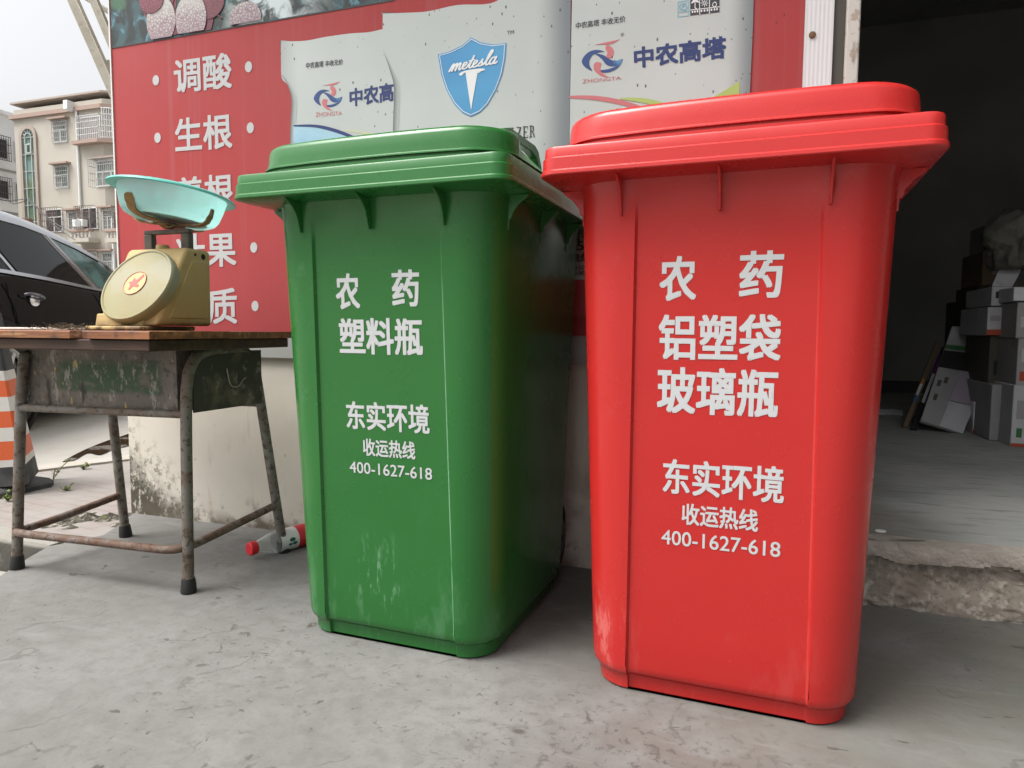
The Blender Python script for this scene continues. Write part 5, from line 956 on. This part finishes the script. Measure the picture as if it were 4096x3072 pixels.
def window(px0, py0, px1, py1, mull=(), trans=None, grille=None, hood=None, y=FY, glassm=None, name='window', bar=0.10, proud=0.25):
    x0, za = fy(px0, (py0 + py1) / 2, y)[0], fy((px0 + px1) / 2, py1, y)[1]; x1, zb = fy(px1, (py0 + py1) / 2, y)[0], fy((px0 + px1) / 2, py0, y)[1]
    t = 0.07; f = MB(); f.box((x0, y - .06, za), (x0 + t, y + .01, zb)); f.box((x1 - t, y - .06, za), (x1, y + .01, zb)); f.box((x0 + t, y - .06, za), (x1 - t, y + .01, za + t)); f.box((x0 + t, y - .06, zb - t), (x1 - t, y + .01, zb))
    for m_ in mull: xm = x0 + (x1 - x0) * m_; f.box((xm - .035, y - .058, za + t), (xm + .035, y + .008, (zb - (zb - za) * trans) if trans else zb - t))
    if trans: zm = zb - (zb - za) * trans; f.box((x0 + t, y - .059, zm - .03), (x1 - t, y + .009, zm + .03))
    fo = f.build(name, wfr, blo)
    MB().box((x0 + t, y - .02, za + t), (x1 - t, y - .005, zb - t)).build('pane', glassm or wglass, fo)
    if grille:
        g_ = MB(); d_ = proud; n_ = max(4, int((x1 - x0) / 0.14))
        gx0, gx1, gz0, gz1 = x0 - .06, x1 + .06, za - .06, zb + .02
        for i in range(n_ + 1): xx = gx0 + (gx1 - gx0) * i / n_; g_.box((xx - .011, y - d_ - .011, gz0), (xx + .011, y - d_ + .011, gz1))
        for i in range(5): zz = gz0 + (gz1 - gz0) * i / 4; g_.box((gx0, y - d_ - .027, zz - .014), (gx1, y - d_ - .0115, zz + .014))
        for xx in (gx0, gx1):
            for i in range(5): zz = gz0 + (gz1 - gz0) * i / 4; g_.box((xx - .01, y - d_ + .0115, zz - .012), (xx + .01, y, zz + .012))
        g_.build('grille', grille, fo)
    if hood: MB().box((x0 - .2, y - .32, zb + .08), (x1 + .2, y - .001, zb + .18)).build('hood', pinkm, fo)
    return fo
window(216, 484, 270, 569, (.5,), .42, gril, True, proud=.12); window(224, 664, 276, 751, (.5,), .42, gril, True, proud=.12)
window(276, 848, 313, 920, (.5,), .35, gril, True, proud=.10); window(413, 838, 453, 920, (.5,), .35, gril, True, proud=.10)
window(186, 836, 252, 930, (.5,), .35, gril_r, None, proud=.45, glassm=dark_in); window(330, 830, 392, 918, (.5,), None, gril_r, None, proud=.5, glassm=dark_in)
window(388, 640, 484, 745, (.25, .62), .45, gril, True, proud=.55); window(474, 830, 520, 915, (), None, gril_r, None, proud=.4, glassm=dark_in)
for py0, py1 in ((1010, 1100), (1190, 1270)):
    for px0, px1 in ((216, 270), (330, 392), (413, 453)): window(px0, py0, px1, py1, (.5,), .4, gril, True, proud=.12)
# glazed balcony with white bars (upper right)
window(324, 466, 405, 562, (), None, wfr, None, glassm=M('grey balcony inside', (0.30, 0.27, 0.26), rough=0.6), name='balcony_grille', proud=.25)
bal = MB(); xa, za = fy(404, 436)[0], fy(404, 436)[1]; xb, zb_ = fy(470, 560)[0], fy(404, 553)[1]
def wing(t, o=0.0): # along the angled side wing
    d_ = Vector((xR - xC, yR - FY, 0)).normalized(); n_ = Vector((d_.y, -d_.x, 0)); p_ = Vector((xC, FY, 0)) + d_ * t + n_ * o; return p_
for i in range(32):
    p_ = wing(0.05 + i * .13, .25); bal.box((p_.x - .02, p_.y - .02, zb_), (p_.x + .02, p_.y + .02, za))
for i in range(6):
    z = zb_ + (za - zb_) * i / 5; a, b = wing(0.0, .25), wing(4.2, .25); bal.tube([(a.x, a.y, z), (b.x, b.y, z)], .03, 4)
bal.build('balcony_grille', wfr, blo)
sl_ = fy(360, 570)[1]; xs = fy(314, 570)[0]
MB().prism([(xs, FY - .5, sl_ - .16), (xC + .1, FY - .5, sl_ - .16), (wing(5, .5).x, wing(5, .5).y, sl_ - .16), (wing(5, 0).x, wing(5, 0).y, sl_ - .16), (xC, FY - .001, sl_ - .16), (xs, FY - .001, sl_ - .16)], (0, 0, .2)).build('balcony_ledge', pinkm, blo)
# rain pipes, arched stair window, air conditioner, balustrades
for px, pa, pb_ in ((311, 440, 828), (455, 872, 1250)):
    (x, za), (_, zb2) = fy(px, pa), fy(px, pb_); MB().tube([(x, FY - .1, za), (x, FY - .1, zb2)], .075, 8).build('rain_pipe', M('white pipe', (0.66, 0.68, 0.68), rough=0.5), blo, smooth=50)
(xh, zh) = fy(298, 432); MB().box((xh - .2, FY - .6, zh - .25), (xh + .15, FY - .1, zh + .3)).build('pipe_head', M('white pipe', (0.66, 0.68, 0.68), rough=0.5), blo, bevel=0.03)
ax0, ax1 = fy(95, 620)[0], fy(143, 620)[0]; zt = fy(119, 516)[1]; zb3 = fy(122, 1150)[1]; rr_ = (ax1 - ax0) / 2; zc = zt - rr_
arc = [(ax0 + rr_ + rr_ * math.cos(a_), zc + rr_ * math.sin(a_)) for a_ in [math.pi * k / 16 for k in range(17)]]
MB().prism([(x, FY - .03, z) for x, z in arc + [(ax0, zb3), (ax1, zb3)]], (0, .02, 0)).build('arched_pane', M('green stair glass', (0.16, 0.25, 0.235), rough=0.15, layers=[dict(kind='grad', axis=2, lo=10.2, hi=9.7, color=(0.13, 0.165, 0.085), amt=0.8), dict(scale=1.2, detail=3, lo=0.45, hi=0.6, color=(0.09, 0.14, 0.10), amt=0.8)]), blo)
fm = MB()
for xm in (ax0 + 2 * rr_ * .25, ax0 + 2 * rr_ * .75): fm.box((xm - .035, FY - .09, zb3), (xm + .035, FY - .031, zc))
for k in range(9): z = zc - k * 1.05 + .0; fm.box((ax0, FY - .088, z - .022), (ax1, FY - .0312, z + .022))
r2 = rr_ * .5; fm.tube([(ax0 + rr_ + r2 * math.cos(a_), FY - .07, zc + r2 * math.sin(a_)) for a_ in [math.pi * k / 12 for k in range(13)]], .04, 5)
for k in range(1, 6): a_ = math.pi * k / 6; fm.tube([(ax0 + rr_ + r2 * math.cos(a_), FY - .07, zc + r2 * math.sin(a_)), (ax0 + rr_ + rr_ * math.cos(a_), FY - .07, zc + rr_ * math.sin(a_))], .03, 4)
sx0, sz0 = fy(111, 618); sx1, sz1 = fy(131, 574)
for b_2 in (((sx0, sz0), (sx0 + .1, sz1)), ((sx1 - .1, sz0), (sx1, sz1)), ((sx0 + .1, sz0), (sx1 - .1, sz0 + .1)), ((sx0 + .1, sz1 - .1), (sx1 - .1, sz1))): fm.box((b_2[0][0], FY - .12, b_2[0][1]), (b_2[1][0], FY - .0911, b_2[1][1]))
fm.build('arched_frame', M('grey green mullion', (0.36, 0.40, 0.39), rough=0.5), blo)
su = MB(); ro_ = rr_ + .22; o_arc = [(ax0 + rr_ + ro_ * math.cos(a_), zc + ro_ * math.sin(a_)) for a_ in [math.pi * k / 16 for k in range(17)]]
pth = [(ax1 + .22, zb3)] + o_arc + [(ax0 - .22, zb3)]; pin = [(ax1, zb3)] + arc + [(ax0, zb3)]
su.loft([[(a_[0], FY - .12, a_[1]), (a_[0], FY - .001, a_[1]), (b_2[0], FY - .001, b_2[1]), (b_2[0], FY - .12, b_2[1])] for a_, b_2 in zip(pth, pin)]); su.build('arched_surround', pinkm2, blo)
(ux0, uz0), (ux1, uz1) = fy(346, 916), fy(386, 886); acu = MB(); acu.box((ux0, FY - .95, uz0), (ux1, FY - .6, uz1)); au = acu.build('air_conditioner', M('white unit', (0.62, 0.62, 0.60), rough=0.5), blo, bevel=.03)
fan = MB(); fan.lathe([(.26, 0), (.24, .03), (.05, .03), (0, .035)], 20, Matrix.Translation((ux0 + (ux1 - ux0) * .58, FY - .95, (uz0 + uz1) / 2)) @ Matrix.Rotation(rad(90), 4, 'X'), False, False); fan.build('fan_guard', gril, au, smooth=40)
for px0, px1 in ((322, 400), (466, 530)):
    (bx0, bz0), (bx1, bz1) = fy(px0, 960), fy(px1, 928); bb = MB(); bb.box((bx0, FY - .8, bz1 - .05), (bx1, FY - .45, bz1 + .12)); bo_ = bb.build('balustrade', pinkm, blo, bevel=.02)
    bl_ = MB(); nb = max(3, int((bx1 - bx0) / .3))
    for i in range(nb + 1): xx = bx0 + .08 + (bx1 - bx0 - .16) * i / nb; bl_.lathe([(.05, 0), (.09, .12), (.05, .3), (.08, .5), (.05, bz1 - .06 - bz0)], 8, Matrix.Translation((xx, FY - .62, bz0)), True, True)
    bl_.build('balusters', M('white baluster', (0.62, 0.60, 0.56), rough=0.7), bo_, smooth=50)
    MB().box((bx0, FY - .8, bz0 - .25), (bx1, FY - .001, bz0 - .001)).build('balcony_slab', cream, bo_)
# white building further left
wb = empty('white_building', (0, 0, 0), 0, 'white plastered building with dark barred windows at the left edge', 'building')
whw = M('white wall', (0.86, 0.87, 0.88), rough=0.8, layers=[dict(scale=0.4, detail=5, lo=0.4, hi=0.65, color=(0.72, 0.73, 0.74)), dict(scale=1, stretch=(1, 1, .3), detail=6, lo=0.58, hi=0.75, color=(0.5, 0.5, 0.5), amt=.5)])
WX = -50.0
def fx(px, py): q = at_x(px, py, WX); return (q.y, q.z)
zw = fx(30, 466)[1]; MB().box((WX - 10, 18, -0.2), (WX, 48, zw)).build('wall', whw, wb)
MB().box((WX - 10, 18, zw + .001), (WX + .3, 48, zw + .25)).build('cornice', whw, wb)
for pz in (683, 850): z = fx(30, pz)[1]; MB().box((WX + .001, 18, z - .06), (WX + .12, 48, z + .06)).build('band', M('grey band', (0.3, 0.3, 0.3), rough=.8), wb)
for row, (pa, pb_) in enumerate(((556, 640), (720, 800), (885, 960))):
    z1_ = fx(20, pa)[1]; z0_ = fx(20, pb_)[1]
    for k in range(12):
        y0 = 21.0 + k * 1.62 - (row % 2) * .05; f = MB(); y1 = y0 + 1.25
        f.box((WX - .0, y0, z0_), (WX + .08, y0 + .09, z1_)); f.box((WX, y1 - .09, z0_), (WX + .08, y1, z1_)); f.box((WX, y0 + .09, z0_), (WX + .08, y1 - .09, z0_ + .09)); f.box((WX, y0 + .09, z1_ - .09), (WX + .08, y1 - .09, z1_)); fo = f.build('window', wfr, wb)
        MB().box((WX + .005, y0 + .09, z0_ + .09), (WX + .02, y1 - .09, z1_ - .09)).build('pane', M('dark pane', (0.05, 0.05, 0.055), rough=.15), fo)
        g_ = MB()
        for i in range(9): yy = y0 + (y1 - y0) * i / 8; g_.box((WX + .3, yy - .012, z0_ - .1), (WX + .325, yy + .012, z1_ + .1))
        for i in range(4): zz = z0_ - .1 + (z1_ - z0_ + .2) * i / 3; g_.box((WX + .3251, y0, zz - .02), (WX + .345, y1, zz + .02))
        g_.build('grille', M('dark grille', (0.09, 0.085, 0.085), rough=.7), fo)

# ------------------------------------------------------------------ steel frame at the corner, post with wires, weeds
sf = empty('steel_frame', (0, 0, 0), 0, 'weathered beige steel frame with sloping beams and a strut beside the banner', 'steel frame')
stl = M('weathered beige steel', (0.27, 0.25, 0.205), rough=0.65, layers=[dict(scale=3, detail=6, lo=0.42, hi=0.65, color=(0.22, 0.20, 0.155)), dict(scale=20, detail=6, lo=0.55, hi=0.65, color=(0.17, 0.14, 0.10), amt=.7)])
TY = 3.1
def beam(name, p0, p1, wdt, dep, y, foot=False):
    a, b = at_y(*p0, y), at_y(*p1, y)
    if foot: b = a + (b - a) * ((a.z + 0.09) / (a.z - b.z))      # runs on down to the ground
    d_ = (b - a).normalized(); n_ = Vector((-d_.z, 0, d_.x)) * wdt / 2
    MB().prism([a - n_, a + n_, b + n_, b - n_], (0, dep, 0)).build(name, stl, sf, bevel=.004)
beam('beam', (215, -160), (560, 620), 0.062, 0.03, TY, True); beam('beam', (361, -20), (565, 470), 0.055, 0.03, TY + .35, True)
beam('strut', (405, 268), (640, 262), 0.085, 0.06, TY + .09)
beam('beam', (300, -34), (560, 125), 0.03, 0.04, TY + .45)
cr_ = MB(); rows = []
for i in range(41):
    a = at_y(330 + i * 6, -75 + i * 3.4, TY + .4); dz_ = .02 * math.sin(i * 1.5); rows.append([(a.x, a.y, a.z + .12 + dz_), (a.x, a.y + 3.0, a.z + .45 + dz_), (a.x, a.y + 3.0, a.z + .46 + dz_), (a.x, a.y, a.z + .13 + dz_)])
cr_.loft(rows); cr_.build('roof_sheet', M('pale corrugated sheet', (0.5, 0.49, 0.45), rough=.6), sf, smooth=40)
pp = at_y(112, 1000, 13.0); up_ = empty('utility_post', (pp.x, pp.y, -0.03), 0, 'short post with rusty brown cap carrying thin wires behind the car roof', 'post')
zt_ = at_y(110, 875, 13).z + .03
MB().tube([(0, 0, 0), (0, 0, zt_ - .35)], .09, 10).build('shaft', M('grey post', (0.42, 0.38, 0.33), rough=.8), up_, smooth=50)
MB().lathe([(.09, zt_ - .36), (.13, zt_ - .30), (.14, zt_ - .05), (.16, zt_ - .03), (.15, zt_)], 12).build('cap', M('rusty cap', (0.18, 0.105, 0.075), rough=.8), up_, smooth=30)
for pts in ([(-60, 770), (20, 800), (60, 815), (108, 800)], [(112, 800), (190, 868), (240, 905), (330, 950)], [(-60, 790), (40, 800), (108, 796)], [(112, 790), (170, 850), (215, 900), (300, 960)]):
    wq = []
    for px, py in pts: a = at_y(px, py + 75 if False else py, 13.0); wq.append(Vector((a.x - pp.x, a.y - pp.y, a.z + .03)))
    MB().tube(smooth_pts(wq, 5), .012, 4).build('wire', M('black wire', (0.02, 0.02, 0.02), rough=.6), up_)
leafm = M('weed leaf', (0.10, 0.15, 0.03), rough=.6, layers=[dict(scale=30, lo=.4, hi=.6, color=(0.17, 0.19, 0.05))])
def weed(px, py, h, lean, n, label, seed):
    b = at_z(px, py, -0.004); o = empty('weed', b, 0, label, 'weed', 'weeds growing between the pavers'); rn = random.Random(seed); st_ = MB(); lf_ = MB()
    for k in range(3 if h > .05 else 5):
        a_ = rn.uniform(0, 6.28); l_ = lean if k == 0 else lean * .4; hh = h * (1 if k == 0 else rn.uniform(.3, .6)); tip = Vector((l_ * .7 + .02 * math.cos(a_), l_ * .7 + .02 * math.sin(a_), hh)); pts = smooth_pts([(0, 0, 0), tip * .5 + Vector((0, 0, hh * .12)), tip], 6); st_.tube(pts, .0018, 5)
        for i in range(n):
            c_ = pts[int(2 + (len(pts) - 3) * rn.random())]; d_ = Vector((rn.uniform(-1, 1), rn.uniform(-1, 1), rn.uniform(.0, .9))).normalized(); s_ = d_.cross(Vector((0, 0, 1))).normalized(); ll = rn.uniform(.010, .020)
            lf_.add([c_, c_ + d_ * ll * .5 + s_ * ll * .3, c_ + d_ * ll, c_ + d_ * ll * .5 - s_ * ll * .3], [(0, 1, 2, 3)])
    st_.build('stem', leafm, o); lf_.build('leaves', leafm, o)
weed(212, 1918, .085, .05, 9, 'tallest weed with a leaning stem on the pavers', 1); weed(333, 1878, .03, .01, 6, 'small weed tuft at the pavement edge beyond the tall weed', 2)
weed(265, 1962, .025, .01, 5, 'tiny yellow green weed tuft in the middle of the pavers', 3); weed(100, 1950, .055, .01, 9, 'bright weed growing at the corner of the cone base', 4); weed(30, 2005, .04, .02, 7, 'pale weed tuft in front of the cone base at the left edge', 5)
